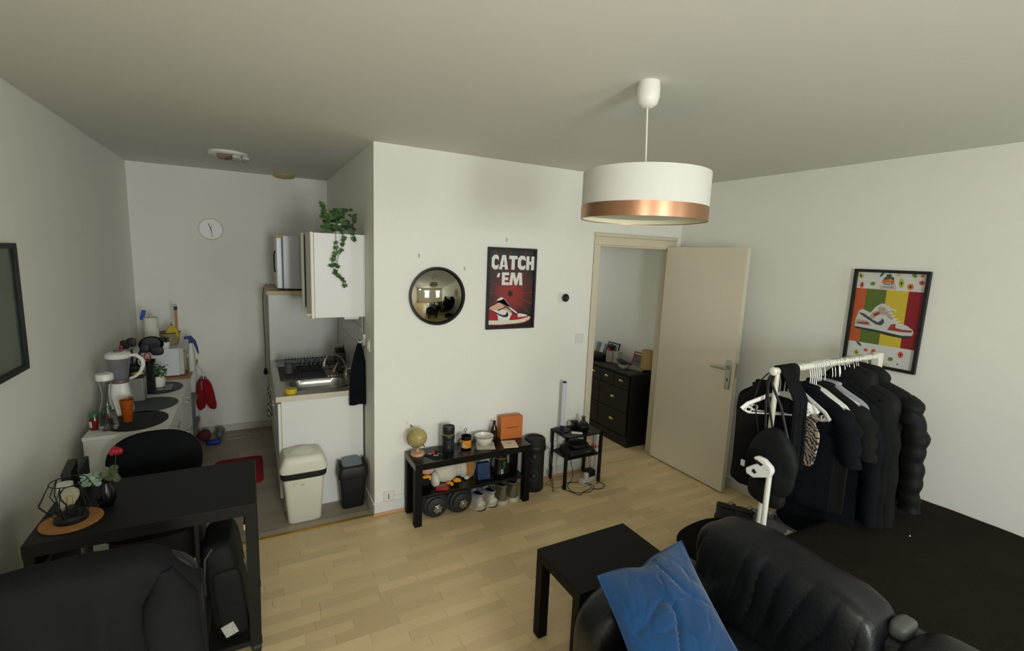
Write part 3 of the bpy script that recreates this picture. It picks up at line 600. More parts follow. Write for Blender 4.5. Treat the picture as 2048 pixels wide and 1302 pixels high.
# stein
c=(1.604,3.02,0)
t=thing('beer_stein','dark glazed beer stein with a green emblem on the bench\'s lower shelf','stein',(c[0],c[1],SZ))
part('body',MB().lathe([(r,SZ+z) for r,z in [(.05,0),(.062,.006),(.062,.02),(.052,.03),(.05,.09),(.046,.15),(.043,.15),(.045,.03),(0,.02)]],c,32),mat('dark_glaze',(26,28,26),.15),t,smooth=True)
part('emblem',MB(lambda q:Vector((c[0]+(.0505)*math.sin(q.x)-.0,c[1]-.0515*math.cos(q.x),q.z))).grid(lambda u,v:(-.15+u*.45,0,SZ+.055+v*.055),5,3),solidm('stein_green',(40,84,52),.3),t,solid=.001)
part('handle',MB().tube(arc((c[0]-.05,c[1],SZ+.085),.042,math.radians(75),math.radians(285),14,'xz',.8,1.15),.006,8),mat('dark_glaze',(26,28,26)),t,smooth=True)
part('band',MB().lathe([(.0485,SZ+.122),(.0475,SZ+.13)],c,32,close=False),mat('dull_gold',(110,90,50),.4),t,smooth=True)
t=thing('handheld_console','small red handheld electronic game lying at the shelf front','game',(1.115,2.95,SZ))
Mg=lambda p:Vector((1.118,2.955,SZ))+Matrix.Rotation(-.35,3,'Z')@p
part('case',MB(Mg).box(-.052,.04,-.035,.035,0,.026),solidm('game_red',(150,26,36),.35),t,bev=.005)
part('end_grip',MB(Mg).box(.04,.052,-.035,.035,0,.026),BPL,t,bev=.004); part('screen',MB(Mg).box(-.028,.018,-.022,.018,.026,.0272),solidm('lcd_grey',(120,112,84),.3),t)
# dumbbells
def dumbbell(name,x,y,lab,rz):
    t=thing(name,lab,'dumbbell',(x,y,0),None,local=True,rz=rz)
    R=.098
    def disc(r,y0,y1,n=40): return MB().lathe([(r-.006,y0),(r,y0+.005),(r,y1-.005),(r-.006,y1)],(0,0,R),n,axis='y')
    RB=mat('rubber_grey',(40,42,41),.6,bump=.05,bs=60)
    part('plate',disc(R,.0,.03),RB,t,smooth=True); part('plate',disc(R-.012,-.028,-.001),RB,t,smooth=True); part('plate',disc(R-.03,-.052,-.029),RB,t,smooth=True)
    part('bar',MB().lathe([(.0125,-.09),(.0125,.22)],(0,0,R),18,axis='y'),STEEL,t,smooth=True)
    pts=[]
    for k in range(12):
        a=k*PI/6+.2; r=.036 if k%2==0 else .026; pts.append((r*math.cos(a),r*math.sin(a)))
    part('star_collar',MB().prism(pts,lambda u,v,d:Vector((u,-.053-d,R+v)),.02).lathe([(.02,-.073),(.019,-.082),(.0126,-.082)],(0,0,R),18,axis='y'),STEEL,t,bev=.003)
    part('plate',disc(R,.14,.17),RB,t,smooth=True)
    return t
dumbbell('dumbbell',1.07,2.975,'dark dumbbell with star collar under the bench\'s left end',-.05)
dumbbell('dumbbell',1.25,2.965,'dark dumbbell with star collar beside the white trainers',.03)
# shoes
def shoe(name,label,x,y,rz,L=.28,H=.09,col=None,sole=None,high=0,z=0,group=None,tongue=None,lace=None,dark=None,heel=None):
    # local: toe towards +y, heel at -L/2
    t=thing(name,label,'shoe',(x,y,z),group,local=True,rz=rz)
    def outline(v): # half-width at v 0 heel ..1 toe
        return .036*(1-.0)*min(1,(v/.08)**.5 if v<.08 else 1)*(1+.28*math.sin(min(1,max(0,(v-.25)/.6))*PI))*(1 if v<.85 else math.sqrt(max(0,1-((v-.85)/.152)**2)))
    def F(u,v):
        a=u*2*PI; w_=outline(v)
        top=H+high*max(0,1-v/.42) if v<.42 else H-(H-.045)*min(1,(v-.42)/.5)
        th=a; x_=w_*math.cos(th)*(1-.25*max(0,math.sin(th))*(1 if v<.5 else .6)); zz=.022+(top-.022)*max(0,math.sin(th)) 
        if math.sin(th)<0: zz=.018
        return (x_,-L/2+.008+v*(L-.016),zz)
    part('upper',MB().grid(F,20,20,wrap=True),col,t,smooth=True)
    def Gs(u,v):
        return None
    sl=MB(); n=22; b0=[];b1=[];b2=[]
    pts=[(outline(i/n)*1.1+.003,-L/2+i/n*L) for i in range(n+1)]; ring_=[(a,b) for a,b in pts]+[(-a,b) for a,b in pts[::-1]]
    m_=len(ring_); hz=lambda b:.03-.008*((b+L/2)/L)
    sl.add([(a*.96,b*.98,0) for a,b in ring_]+[(a,b,.008) for a,b in ring_]+[(a*.98,b,hz(b)) for a,b in ring_],[tuple(range(m_))[::-1],tuple(range(2*m_,3*m_))]+[(i,(i+1)%m_,m_+(i+1)%m_,m_+i) for i in range(m_)]+[(m_+i,m_+(i+1)%m_,2*m_+(i+1)%m_,2*m_+i) for i in range(m_)])
    part('sole',sl,sole,t,smooth=True)
    op=MB().ell((0,-L/2+.065,H+high*.62),(.024,.05,.012)); part('opening',op,dark or BPL,t,smooth=True)
    part('collar',MB().tube([(.028*math.cos(a),-L/2+.066+.054*math.sin(a),H+high*.66-.008*math.sin(a)) for a in [k*2*PI/20 for k in range(20)]],.007,8,closed=True),tongue or col,t,smooth=True)
    part('tongue',MB().ell((0,-L/2+.125,H+high*.45),(.022,.02,.03)),tongue or col,t,smooth=True)
    if lace:
        for k in range(4):
            yy=-L/2+.135+k*.022; zz=H+.012-k*.012; part('lace',MB().tube([(-.024,yy,zz-.006),(0,yy+.006,zz+.004),(.024,yy,zz-.006)],.0028,6),lace,t,smooth=True)
        part('lace_bow',MB().tube([(0,-L/2+.13,H+.02),(.03,-L/2+.12,H+.035),(.045,-L/2+.1,H+.01)],.0028,6).tube([(0,-L/2+.13,H+.02),(-.03,-L/2+.12,H+.04),(-.04,-L/2+.09,H+.012)],.0028,6),lace,t,smooth=True)
    if heel: 
        part('heel_counter',MB().ell((0,-L/2+.02,.05),(.036,.02,.028)),heel,t,smooth=True)
        part('sole_stripe',MB().tube([(.0395*math.sin(a),-L/2+.034-.036*math.cos(a),.013) for a in [-1.2+k*.3 for k in range(9)]],.004,6),BPL,t,smooth=True)
    return t
SW1=mat('shoe_white',(214,210,196),.6,var=.08,vs=20); SL=mat('shoe_lilac',(150,150,172),.7,var=.12,vs=25); SLW=mat('sole_cream',(224,220,200),.6)
shoe('trainer','white running shoe with lilac tongue nearer the dumbbells',1.385,3.035,.12,H=.10,high=.02,col=SW1,sole=SLW,tongue=SL,lace=SL,heel=SLW)
shoe('trainer','white running shoe with lilac tongue beside the camouflage high-tops',1.485,3.045,.12,H=.10,high=.02,col=SW1,sole=SLW,tongue=SL,lace=SL,heel=SLW)
CAM=mat('camo_canvas',(112,106,82),.85,var=.6,vs=30,stretch=(3,3,1))
shoe('high_top','left camouflage high-top shoe with cream sole beside the white trainer',1.58,3.05,.14,H=.10,high=.05,col=CAM,sole=SLW,tongue=CAM,lace=SL)
shoe('high_top','right camouflage high-top shoe with cream sole by the bench\'s right leg',1.675,3.06,.14,H=.10,high=.05,col=CAM,sole=SLW,tongue=CAM,lace=SL)
# speaker
c=(1.925,3.06,0)
t=thing('party_speaker','tall black cylindrical speaker standing between the bench and metal table','speaker',(c[0],c[1],0))
part('body',MB().lathe([(.075,0),(.082,.01),(.084,.05),(.08,.06),(.08,.36),(.084,.37),(.084,.41),(.078,.428),(.06,.432),(.058,.424),(0,.424)],c,40),mat('mesh_black',(26,27,27),.65,bump=.4,bs=300),t,smooth=True)
part('carry_band',MB().lathe([(.085,.33),(.088,.335),(.088,.372),(.085,.377)],c,40,close=False),BPL,t,smooth=True)
d=Vector((-c[0],-c[1],0)).normalized()
for z in (.30,.14):
    p=Vector(c)+d*.082+Vector((0,0,z)); e1=Vector((-d.y,d.x,0))
    part('driver_ring',MB().tube([p+e1*.036*math.cos(a)+Vector((0,0,.042*math.sin(a)))-d*.008*abs(math.cos(a)) for a in [k*2*PI/24 for k in range(24)]],.004,8,closed=True),mat('dark_grey_ring',(58,60,62),.5),t,smooth=True)
    part('driver_cone',MB().ell(p-d*.004,(.02,.02,.02)),mat('dark_grey_ring',(58,60,62)),t,smooth=True)
part('strap',MB().tube([(c[0]+.085,c[1]-.05,.15),(c[0]+.10,c[1]-.12,.08),(c[0]+.10,c[1]-.14,.012),(c[0]+.105,c[1]-.145,.012),(c[0]+.105,c[1]-.13,.09),(c[0]+.088,c[1]-.06,.17)],.0025,6),BPL,t,smooth=True)
# small metal table
NX0,NX1,NY0,NY1,NZ=2.135,2.50,2.925,3.165,.435
NX1=2.50
t=thing('metal_side_table','small black metal two-tier side table beside the doorway','side table',(2.31,3.04,0))
for x in (NX0,NX1-.022):
    for y in (NY0,NY1-.03): part('leg',MB().box(x,x+.022,y,y+.022,0,NZ),BMET,t,bev=.001)
for z in (NZ-.012,.243): 
    part('shelf',MB().box(NX0+.0,NX1,NY0,NY1-.008,z,z+.012) if z>.3 else MB().box(NX0+.022,NX1-.022,NY0+.005,NY1-.012,z,z+.012),BMET,t,bev=.001)
NZt=NZ
t=thing('tube_lamp','upright frosted tube lamp with a black round base on the metal table','lamp',(2.20,3.09,NZt))
part('base',MB().lathe([(.062,NZt),(.062,NZt+.008),(.015,NZt+.012)],(2.20,3.09,0),32),BPL,t,smooth=True)
part('collar',MB().lathe([(.0165,NZt+.01),(.0165,NZt+.045)],(2.20,3.09,0),20).lathe([(.0165,NZt+.405),(.0165,NZt+.415)],(2.20,3.09,0),20),BPL,t,smooth=True)
part('tube',MB().lathe([(.0155,NZt+.045),(.0155,NZt+.405)],(2.20,3.09,0),24),mat('frosted_tube',(216,216,226),.35),t,smooth=True)
c=(2.36,3.02,0)
t=thing('glass_flask','round-bodied smoked glass flask vase with a narrow neck','vase',(c[0],c[1],NZt))
part('body',MB().lathe([(r,NZt+z) for r,z in [(0,0.002),(.035,.0),(.05,.012),(.054,.035),(.046,.06),(.022,.08),(.015,.09),(.015,.118),(.019,.122),(.016,.122),(.0125,.118),(.0125,.09),(.02,.077),(.043,.058),(.051,.035),(.047,.014),(.034,.004),(0,.004)]],c,36,close=False),GREYGL,t,smooth=True)
t=thing('black_headphones','small black and chrome speaker lying behind the smoked flask','speaker',(2.33,3.10,NZt))
part('body',MB().lathe([(.026,-.05),(.03,-.045),(.03,.02),(.026,.025)],(2.34,3.11,NZt+.030),24,axis='x'),BPL,t,smooth=True)
part('ring',MB().lathe([(.024,-.052),(.028,-.052),(.028,-.046)],(2.34,3.11,NZt+.030),24,axis='x'),CHROME,t,smooth=True)
solo('remote_control',MB(lambda p:Vector((2.275,2.985,NZt))+Matrix.Rotation(-.6,3,'Z')@p).box(-.045,.045,-.016,.016,0,.009),WPL,'small white remote control on the metal table\'s front','remote',bev=.003)
t=thing('router','black internet router box on the metal table\'s lower shelf','router',(2.32,3.03,.255))
part('case',MB().hexa([(2.2,2.95,.255),(2.46,2.95,.255),(2.46,3.13,.255),(2.2,3.13,.255)],[(2.22,2.96,.30),(2.44,2.96,.30),(2.44,3.12,.30),(2.22,3.12,.30)]),BPL,t,bev=.006)
for i in range(4): part('indicator',MB().box(2.36+i*.012,2.365+i*.012,2.9525,2.955,.274,.279),solidm('lime_print',(170,190,50),.4),t)
t=thing('set_top_box','black rounded set-top box stacked on the router','set-top box',(2.32,3.04,.30))
part('case',MB().ell((2.33,3.04,.318),(.085,.07,.018),28,8,e=.5),BPL,t,smooth=True)
# power strip & cables
t=thing('power_strip','white power strip with plugs on the floor under the metal table','power strip',(2.40,2.99,0))
part('strip',MB(lambda p:Vector((2.41,2.98,0))+Matrix.Rotation(.25,3,'Z')@p).box(-.085,.085,-.025,.025,0,.035),WPL,t,bev=.004)
part('plug',MB().box(2.36,2.395,2.945,2.975,.035,.085),WPL,t,bev=.004); part('black_plug',MB().box(2.40,2.48,2.965,3.03,.036,.09),BPL,t,bev=.005)
def cable(name,label,seed,col,n,c,R,r=.0028,start=None,end=None):
    random.seed(seed); P=[]
    if start: P.append(Vector(start)); P.append(Vector((start[0]*.5+c[0]*.5,start[1]*.5+c[1]*.5,max(.003,start[2]*.3))))
    a=rnd(0,6)
    for k in range(n): a+=rnd(.5,.9); rr=R*rnd(.5,1); P.append(Vector((c[0]+rr*math.cos(a)*1.25,c[1]+rr*math.sin(a),.0035+.006*rnd(0,1))))
    if end: P.append(Vector(end))
    Q=[]
    for i in range(len(P)-1):
        p0=P[max(i-1,0)];p1=P[i];p2=P[i+1];p3=P[min(i+2,len(P)-1)]
        for s_ in range(6):
            u=s_/6; Q.append(.5*((2*p1)+(-p0+p2)*u+(2*p0-5*p1+4*p2-p3)*u*u+(-p0+3*p1-3*p2+p3)*u**3))
    for q in Q: q.z=max(q.z,r)
    return solo(name,MB().tube(Q,r,6),col,label,'cable',smooth=True)
cable('power_cable','black cable tangled on the floor in front of the metal table',3,BPL,16,(2.26,2.90),.12,start=(2.30,3.12,.23))
cable('power_cable','white cable looped on the floor under the metal table',5,WPL,13,(2.30,2.97),.11,end=(2.34,2.97,.03))
cable('power_cable','grey cable coiled at the foot of the metal table\'s left leg',8,mat('grey_cable',(120,116,104),.6),12,(2.15,3.03),.09,.0022,start=(2.12,3.15,.28))
cable('power_cable','thin black cable curling toward the bowling pin',11,BPL,7,(2.43,2.86),.06)
# bowling pin
def pin(x,y,lab):
    c=(x,y,0); t=thing('bowling_pin',lab,'bowling pin',c)
    pr=[(.0255,0),(.03,.006),(.042,.06),(.052,.12),(.053,.15),(.046,.2),(.031,.255),(.024,.29),(.026,.32),(.031,.35),(.029,.372),(.016,.385),(0,.388)]
    part('body',MB().lathe(pr,c,32),mat('pin_white',(215,212,205),.3),t,smooth=True)
    cr=MB()
    for k in range(9):
        a=k*2*PI/9; vs=[]
        for (da,z) in ((-.33,.245),(.33,.245),(0,.285)):
            r=.0345 if z<.26 else .0262; vs.append((c[0]+r*math.cos(a+da),c[1]+r*math.sin(a+da),z))
        cr.add(vs,[(0,1,2)])
    part('red_crown',cr,solidm('pin_red',(220,50,40),.4),t,solid=.0008)
    return t
pin(2.545,3.07,'white bowling pin with a red crown standing right of the metal table')
# ================================================================ SIDE TABLE, SOFA, CUSHION
TX0,TX1,TY0,TY1=1.163,1.703,1.435,1.782
t=thing('side_table','low black wooden side table beside the sofa arm','table',(1.43,1.6,0))
part('table_top',MB().box(TX0,TX1,TY0,TY1,.40,.45),BLK,t,bev=.002)
for x in (TX0,TX1-.05):
    for y in (TY0,TY1-.05): part('leg',MB().box(x,x+.05,y,y+.05,0,.40),BLK,t,bev=.002)
def puff(c,r,e=.35,amp=.012,f=6,n=48,m=28,fn=None,rz=0):
    R_=Matrix.Rotation(rz,3,'Z'); k_=2/e; N_=max(10,n//3); c=Vector(c); mb=MB()
    for ax in range(3):
        for sg in (-1,1):
            def F(u,v):
                q=[0,0,0]; q[ax]=sg; q[(ax+1)%3]=(2*u-1)*sg; q[(ax+2)%3]=2*v-1
                d=sum(abs(t_)**k_ for t_ in q)**(1/k_); p=Vector((q[0]/d*r[0],q[1]/d*r[1],q[2]/d*r[2]))
                p=p+p.normalized()*amp*noise.noise(p*f+c*3)
                if fn: p=fn(p)
                return c+R_@p
            mb.grid(F,N_,N_)
    for v in mb.v: v.x=round(v.x,6); v.y=round(v.y,6); v.z=round(v.z,6)
    return mb
t=thing('leather_sofa','black leather sofa with rounded cushions, its back towards the bed','sofa',(1.4,.5,0))
part('base',puff((1.39,.30,.19),(.46,.98,.13),.3,.004),LEATH,t,smooth=True)
part('arm',puff((1.43,1.285,.30),(.365,.125,.25),.55,.01),LEATH,t,smooth=True)
part('seat_cushion',puff((1.28,.76,.37),(.36,.40,.09),.35,.012),LEATH,t,smooth=True)
part('seat_cushion',puff((1.28,-.08,.37),(.36,.40,.09),.35,.012),LEATH,t,smooth=True)
def wr(q):
    k=math.exp(-((q.z-.10)/.13)**2)*(1 if q.x<0.09 else .3)
    s0=q.y*78+q.z*20+3.5*noise.noise(Vector((q.y*4,q.z*4,0))); q.x-=.016*k*(abs(math.sin(s0*.5))**.5-.7)*max(0,.7+.9*noise.noise(Vector((q.y*6,0,3)))) 
    q.z+=.012*max(0,(q.z/.3))*(1-((q.y+.05)/.36)**2)
    return q
part('back_cushion',puff((1.745,.94,.52),(.115,.345,.26),.36,.012,7,250,40,fn=wr),LEATH,t,smooth=True)
part('back_cushion',puff((1.755,.215,.52),(.115,.355,.245),.36,.014,7,250,40,fn=wr),LEATH,t,smooth=True)
part('back_frame',puff((1.80,.45,.36),(.10,.86,.34),.25,.004),LEATH,t,smooth=True)
part('corner_fold',puff((1.79,.585,.72),(.05,.028,.03),.6,.004),mat('grey_leather',(82,84,80),.5),t,smooth=True)
for x,y in ((1.0,1.3),(1.8,1.25),(1.0,-.6),(1.8,-.35)): part('foot',MB().box(x-.03,x+.03,y-.03,y+.03,0,.07),BLK,t)
# blue cushion
BLUE=mat('blue_velvet',(18,62,104),.8,var=.3,vs=5,bump=.25,bs=60,sheen=.35,spec=.15)
TL=Vector((1.095,1.255,.675)); TRr=Vector((1.525,1.25,.705)); BR_=TRr+(Vector((1.45,.90,.51))-TRr)*1.15; BL_=TL+(BR_-TRr)
nrm=(TRr-TL).cross(BL_-TL).normalized(); 
if nrm.y>0: nrm=-nrm
def cush(side):
    def F(u,v):
        p=TL*(1-u)*(1-v)+TRr*u*(1-v)+BL_*(1-u)*v+BR_*u*v
        s_=(max(0,math.sin(PI*u))**.55)*(max(0,math.sin(PI*v))**.55)
        c0=(TL+BR_)/2; pinch=.055*(1-s_)*0
        e_=.035*math.sin(PI*u)*(abs(2*v-1)**4)+0; f_=.045*math.sin(PI*v)*(abs(2*u-1)**4)
        p=p+(c0-p)*(e_+f_)*1.6
        if v<.25: p=p-(TRr-BR_).normalized()*.02*math.exp(-((u-.45)/.12)**2)*(1-v*4)
        ph_=(u*.75-v*.55)*11+3.2*noise.noise(Vector((u*3,v*3,0)))
        wr_=.016*noise.noise(Vector((u*4,v*4,3+side)))-.016*(1-abs(math.sin(ph_)))**3*(.35+.65*math.exp(-((u-.4)/.28)**2))-.008*(1-abs(math.sin((u+v)*9+4*noise.noise(Vector((u*5,v*5,7))))))**4
        return p+nrm*side*(.075*s_+wr_*s_)
    return F
mb=MB(); mb.grid(cush(1),70,70); mb.grid(cush(-1),70,70)
t=thing('velvet_cushion','square blue velvet cushion leaning on the black sofa\'s arm','cushion',tuple((TL+BR_)/2-Vector((0,0,.2))))
part('cover',mb,BLUE,t,smooth=True)
F=cush(0); seam=[F(u/20,0) for u in range(20)]+[F(1,v/20) for v in range(20)]+[F(1-u/20,1) for u in range(20)]+[F(0,1-v/20) for v in range(20)]
part('seam',MB().tube(seam,.004,6,closed=True),BLUE,t,smooth=True)
# ================================================================ BED, DISC
t=thing('bed','low bed covered with a black-brown blanket along the right wall','bed',(2.8,.28,0))
def bl(u,v):
    x=2.15+u*(XR-.012-2.15); y=-.70+v*(1.27+.70); z=.512+.006*noise.noise(Vector((x*2,y*2,0)))+.003*noise.noise(Vector((x*7,y*7,1)))
    return (x,y,z)
part('mattress',MB().box(2.16,XR-.015,-.70,1.24,.22,.498),mat('mattress_grey',(60,60,58),.9),t,bev=.03)
def bl2(u,v):
    # blanket with draped rim
    x0,x1,y0,y1=2.13,XR-.013,-.74,1.285
    uu=(u-.06)/.88; vv=(v-.06)/.88; x=x0+(x1-x0)*min(1,max(0,uu)); y=y0+(y1-y0)*min(1,max(0,vv))
    dr=max(0,-uu,-vv,vv-1,(uu-1)*.0)/.068
    z=.513+.008*noise.noise(Vector((x*2.2,y*2.2,0)))+.003*noise.noise(Vector((x*8,y*8,1)))
    if dr>0: z-=.26*min(1,dr); x+=.012*math.sin(y*22)*dr if uu<0 else 0; y+=.012*math.sin(x*20)*dr
    else:
        ed=min(uu,vv,1-vv)
        z-=.012*max(0,1-ed/.02)**2
    return (x,y,z)
part('blanket',MB().grid(bl2,90,90),BLANK,t,smooth=True,label='black-brown fuzzy blanket')
part('bed_base',MB().box(2.18,XR-.02,-.68,1.22,.06,.22),BLK,t)
for x,y in ((2.22,1.15),(3.38,1.15),(2.22,-.6),(3.38,-.6)): part('leg',MB().box(x-.025,x+.025,y-.025,y+.025,0,.06),BLK,t)
solo('fluff',MB().ell((2.88,.98,.523),(.006,.004,.003),8,6),WPL,'tiny white speck of fluff on the dark blanket','fluff',smooth=True)
solo('floor_cushion',puff((2.70,1.80,.03),(.36,.30,.03),.8,.006,5),CLOTH,'flat black floor cushion behind the sofa by the clothes rack','floor cushion',smooth=True)
#NEXT2
# ================================================================ KITCHENETTE (right of the nook)
def bx(*a): return MB().box(*a)
SX0,SY0,SY1=.118,3.479,4.636
t=thing('sink_unit','white kitchen sink cabinet with a steel top against the partition wall','cabinet',(.40,4.05,0))
part('side_panel',bx(SX0+.02,XP-.013,SY0,SY0+.018,0,.80),WHITE,t,bev=.001,label='plain white end panel facing the room')
part('cabinet_body',bx(SX0+.02,XP-.013,SY0+.019,SY1,.08,.66),WHITE,t)
for i,(a,b) in enumerate(((SY0+.004,3.86),(3.865,4.25),(4.255,SY1-.004))):
    d=part('door',bx(SX0,SX0+.018,a,b,.10,.785),WHITE,t,bev=.001); part('handle',MB().tube([(SX0-.022,(a+b)/2-.06,.74),(SX0-.022,(a+b)/2+.06,.74)],.005,8),CREAM,d,smooth=True)
part('edge_strip',bx(SX0+.019,SX0+.024,SY0-.002,SY0,.02,.79),mat('cream_edging',(214,206,160),.5),t)
sxa,sxb,sya,syb=.21,.60,3.585,3.875
ct=MB().box(SX0-.012,XP-.012,SY0-.012,sya,.80,.838).box(SX0-.012,XP-.012,syb,SY1,.80,.838).box(SX0-.012,sxa,sya,syb,.80,.838).box(sxb,XP-.012,sya,syb,.80,.838)
part('worktop',ct,mat('steel_top',(176,172,160),.32,metal=.85,bump=.05,bs=60),t,label='stainless steel sink top')
def bowl(u,v):
    a=u*2*PI; e=.45; cx_,cy_=(sxa+sxb)/2,(sya+syb)/2; sg=lambda q:math.copysign(abs(q)**e,q)
    prf=[(1.0,.838),(1.03,.8395),(1.0,.836),(.97,.80),(.93,.72),(.85,.695),(.5,.69),(0,.69)]
    r,z=prf[int(round(v*7))]; return (cx_+(sxb-sxa)/2*r*sg(math.cos(a)),cy_+(syb-sya)/2*r*sg(math.sin(a)),z)
part('sink_bowl',MB().grid(bowl,48,7,wrap=True),STEEL,t,smooth=True,label='recessed steel sink bowl')
for i in range(6): part('drain_groove',bx(.50+i*.022,.508+i*.022,3.93,4.09,.838,.8405),STEEL,t)
part('hob',bx(.15,.66,4.33,4.62,.838,.846),mat('hob_grey',(70,74,78),.25),t,bev=.002,label='dark grey glass hob')
for (x,y) in ((.27,4.47),(.53,4.47)): part('hob_ring',MB().lathe([(.075,.8462),(.078,.8466),(.072,.8466),(.07,.8462)],(x,y,0),32,close=False),mat('hob_line',(130,132,134),.4),t)
t=thing('kitchen_tap','chrome gooseneck tap arching over the sink','tap',(.64,3.98,.838))
part('base',MB().lathe([(.026,.838),(.026,.85),(.018,.856),(.016,.90)],(.645,3.98,0),20),CHROME,t,smooth=True)
part('spout',MB().tube([(.645,3.98,.89),(.63,3.97,.93),(.595,3.94,.985),(.545,3.91,1.015),(.50,3.885,1.01),(.472,3.87,.985),(.463,3.865,.955)],.009,12),CHROME,t,smooth=True)
part('nozzle',MB().tube([(.463,3.865,.962),(.462,3.865,.935)],.013,14),mat('aged_brass',(190,176,130),.3,metal=.8),t,smooth=True)
part('lever',MB().tube([(.645,3.97,.90),(.61,3.93,.905)],.006,8),CHROME,t,smooth=True)
# cutting mat, rack, sponge etc.
t0=solo('drying_mat',bx(.155,.49,3.90,4.30,.8385,.845),mat('slate_mat',(62,64,60),.8,var=.2,vs=9),'dark grey drying mat on the steel draining board','mat',bev=.002)
solo('sponge_holder',MB().lathe([(.036,.838),(.04,.842),(.04,.868),(.037,.872),(0,.872)],(.205,3.535,0),28),YEL,'round yellow sponge on the sink corner','sponge',smooth=True)
t=thing('dish_rack','long black wire dish rack standing at the back of the draining board','dish rack',(.40,4.16,.846))
Z0_=.8455; rk=MB()
for z in (Z0_+.012,Z0_+.075):
    part('rim_wire',MB().tube([(.205,4.09,z),(.60,4.09,z),(.60,4.27,z),(.205,4.27,z)],.0035,6,closed=True),BMET,t)
for i in range(17):
    x=.215+i*.0235; part('plate_wire',MB().tube([(x,4.09,Z0_+.075),(x,4.09,Z0_+.003),(x,4.27,Z0_+.003),(x,4.27,Z0_+.095)],.0022,5),BMET,t)
part('cutlery_cup',MB().lathe([(.03,Z0_+.01),(.034,Z0_+.09),(.031,Z0_+.09),(.028,Z0_+.014)],(.225,4.055,0),18,close=False),mat('grey_mesh',(70,72,74),.5),t,smooth=True)
ORD=['first','second','third','fourth','fifth','sixth','seventh','eighth','ninth']
for i in range(9):
    solo('plate',MB(lambda p,i=i:Vector((.28+i*.034,4.18,Z0_+.055))+Matrix.Rotation(.35,3,'Y')@p).lathe([(.0,-.002),(.035,-.002),(.05,.003),(.05,.005),(.034,.001),(0,.0005)],(0,0,0),20,axis='x'),mat('dark_plate',(78,82,84),.3),'small dark grey plate standing in the dish rack, '+ORD[i]+' from its left end','plate','plates in the dish rack',smooth=True)
t=thing('knife_block','black knife block in the corner behind the tap','knife block',(.615,4.06,.838))
part('block',MB().hexa([(.585,4.02,.8415),(.66,4.02,.8415),(.66,4.12,.8415),(.585,4.12,.8415)],[(.578,4.04,1.0),(.653,4.04,1.0),(.653,4.12,1.03),(.578,4.12,1.03)]),BPL,t,bev=.004)
for i in range(3): part('knife_handle',MB().box(.588+i*.022,.60+i*.022,4.05,4.07,.99,1.035+.01*i),BLKS,t,bev=.003)
solo('wooden_spoon',MB().tube([(.545,4.0,.850),(.60,4.045,.94)],[.012,.006],8,flat=.5),WOOD,'short wooden spoon leaning on the knife block','spoon',smooth=True)
c=(.64,3.70,0)
t=thing('soap_bottle','clear soap bottle with yellow liquid beside the sink bowl','bottle',(c[0],c[1],.838))
part('body',MB().lathe([(.018,.8395),(.02,.846),(.02,.885),(.009,.902),(.009,.912)],c,20),mat('yellow_soap',(190,180,80),.15,trans=.5),t,smooth=True)
part('pump',MB().lathe([(.011,.912),(.011,.924),(.004,.926),(.004,.944)],c,14).tube([(c[0],c[1],.944),(c[0]-.03,c[1],.942)],.005,8),WPL,t,smooth=True)
# black towel on hook
t=thing('wall_hook','white adhesive hook pair on the partition wall above the towel','hook',(XP-.02,3.46,1.18))
part('hook_plate',bx(XP-.018,XP,3.43,3.475,1.165,1.25),WPL,t,bev=.006)
part('hook_arm',MB().tube([(XP-.02,3.452,1.20),(XP-.04,3.45,1.185),(XP-.05,3.45,1.20)],.006,8),WPL,t,smooth=True)
def tow(u,v):
    w_=.012+.050*min(1,v/.5)**.8; cx_=.652-.012*v; a=u*2*PI
    return (cx_+w_*math.cos(a),3.452+(.012+.012*v)*math.sin(a)+.006*math.sin(5*a+v*2)*v,1.185-.45*v+.004*math.sin(3*a)*v)
t=thing('hand_towel','dark charcoal towel hanging from the white wall hook','towel',(.645,3.452,.73))
part('cloth',MB().grid(tow,28,16,wrap=True),CLOTH2,t,smooth=True)
part('loop',MB().tube([(.652,3.452,1.18),(.648,3.452,1.205),(.656,3.452,1.21),(.656,3.452,1.18)],.0022,6),BPL,t)
# checked towel on door handle
CHK=bpy.data.materials.new('check_cloth'); CHK.use_nodes=True; nt=CHK.node_tree; b=nt.nodes['Principled BSDF']; b.inputs['Roughness'].default_value=.95
ck=nt.nodes.new('ShaderNodeTexChecker'); ck.inputs['Scale'].default_value=42; ck.inputs['Color1'].default_value=rgb((30,30,32)); ck.inputs['Color2'].default_value=rgb((196,192,178))
tc=nt.nodes.new('ShaderNodeTexCoord'); nt.links.new(tc.outputs['Object'],ck.inputs['Vector']); nt.links.new(ck.outputs[0],b.inputs['Base Color'])
def tow2(u,v):
    w_=.01+.075*min(1,v/.6)**.7; a=u*2*PI
    return (.075+(.008+.012*v)*math.cos(a),3.90+.02*v+w_*math.sin(a)+.01*math.sin(4*a)*v,.80-.215*v)
t=thing('checked_towel','black and white checked towel hanging on the cabinet front','towel',(.075,3.92,.58))
part('cloth',MB().grid(tow2,24,14,wrap=True),CHK,t,smooth=True); part('loop',MB().tube([(.075,3.90,.795),(.085,3.90,.83)],.002,6),RED,t)
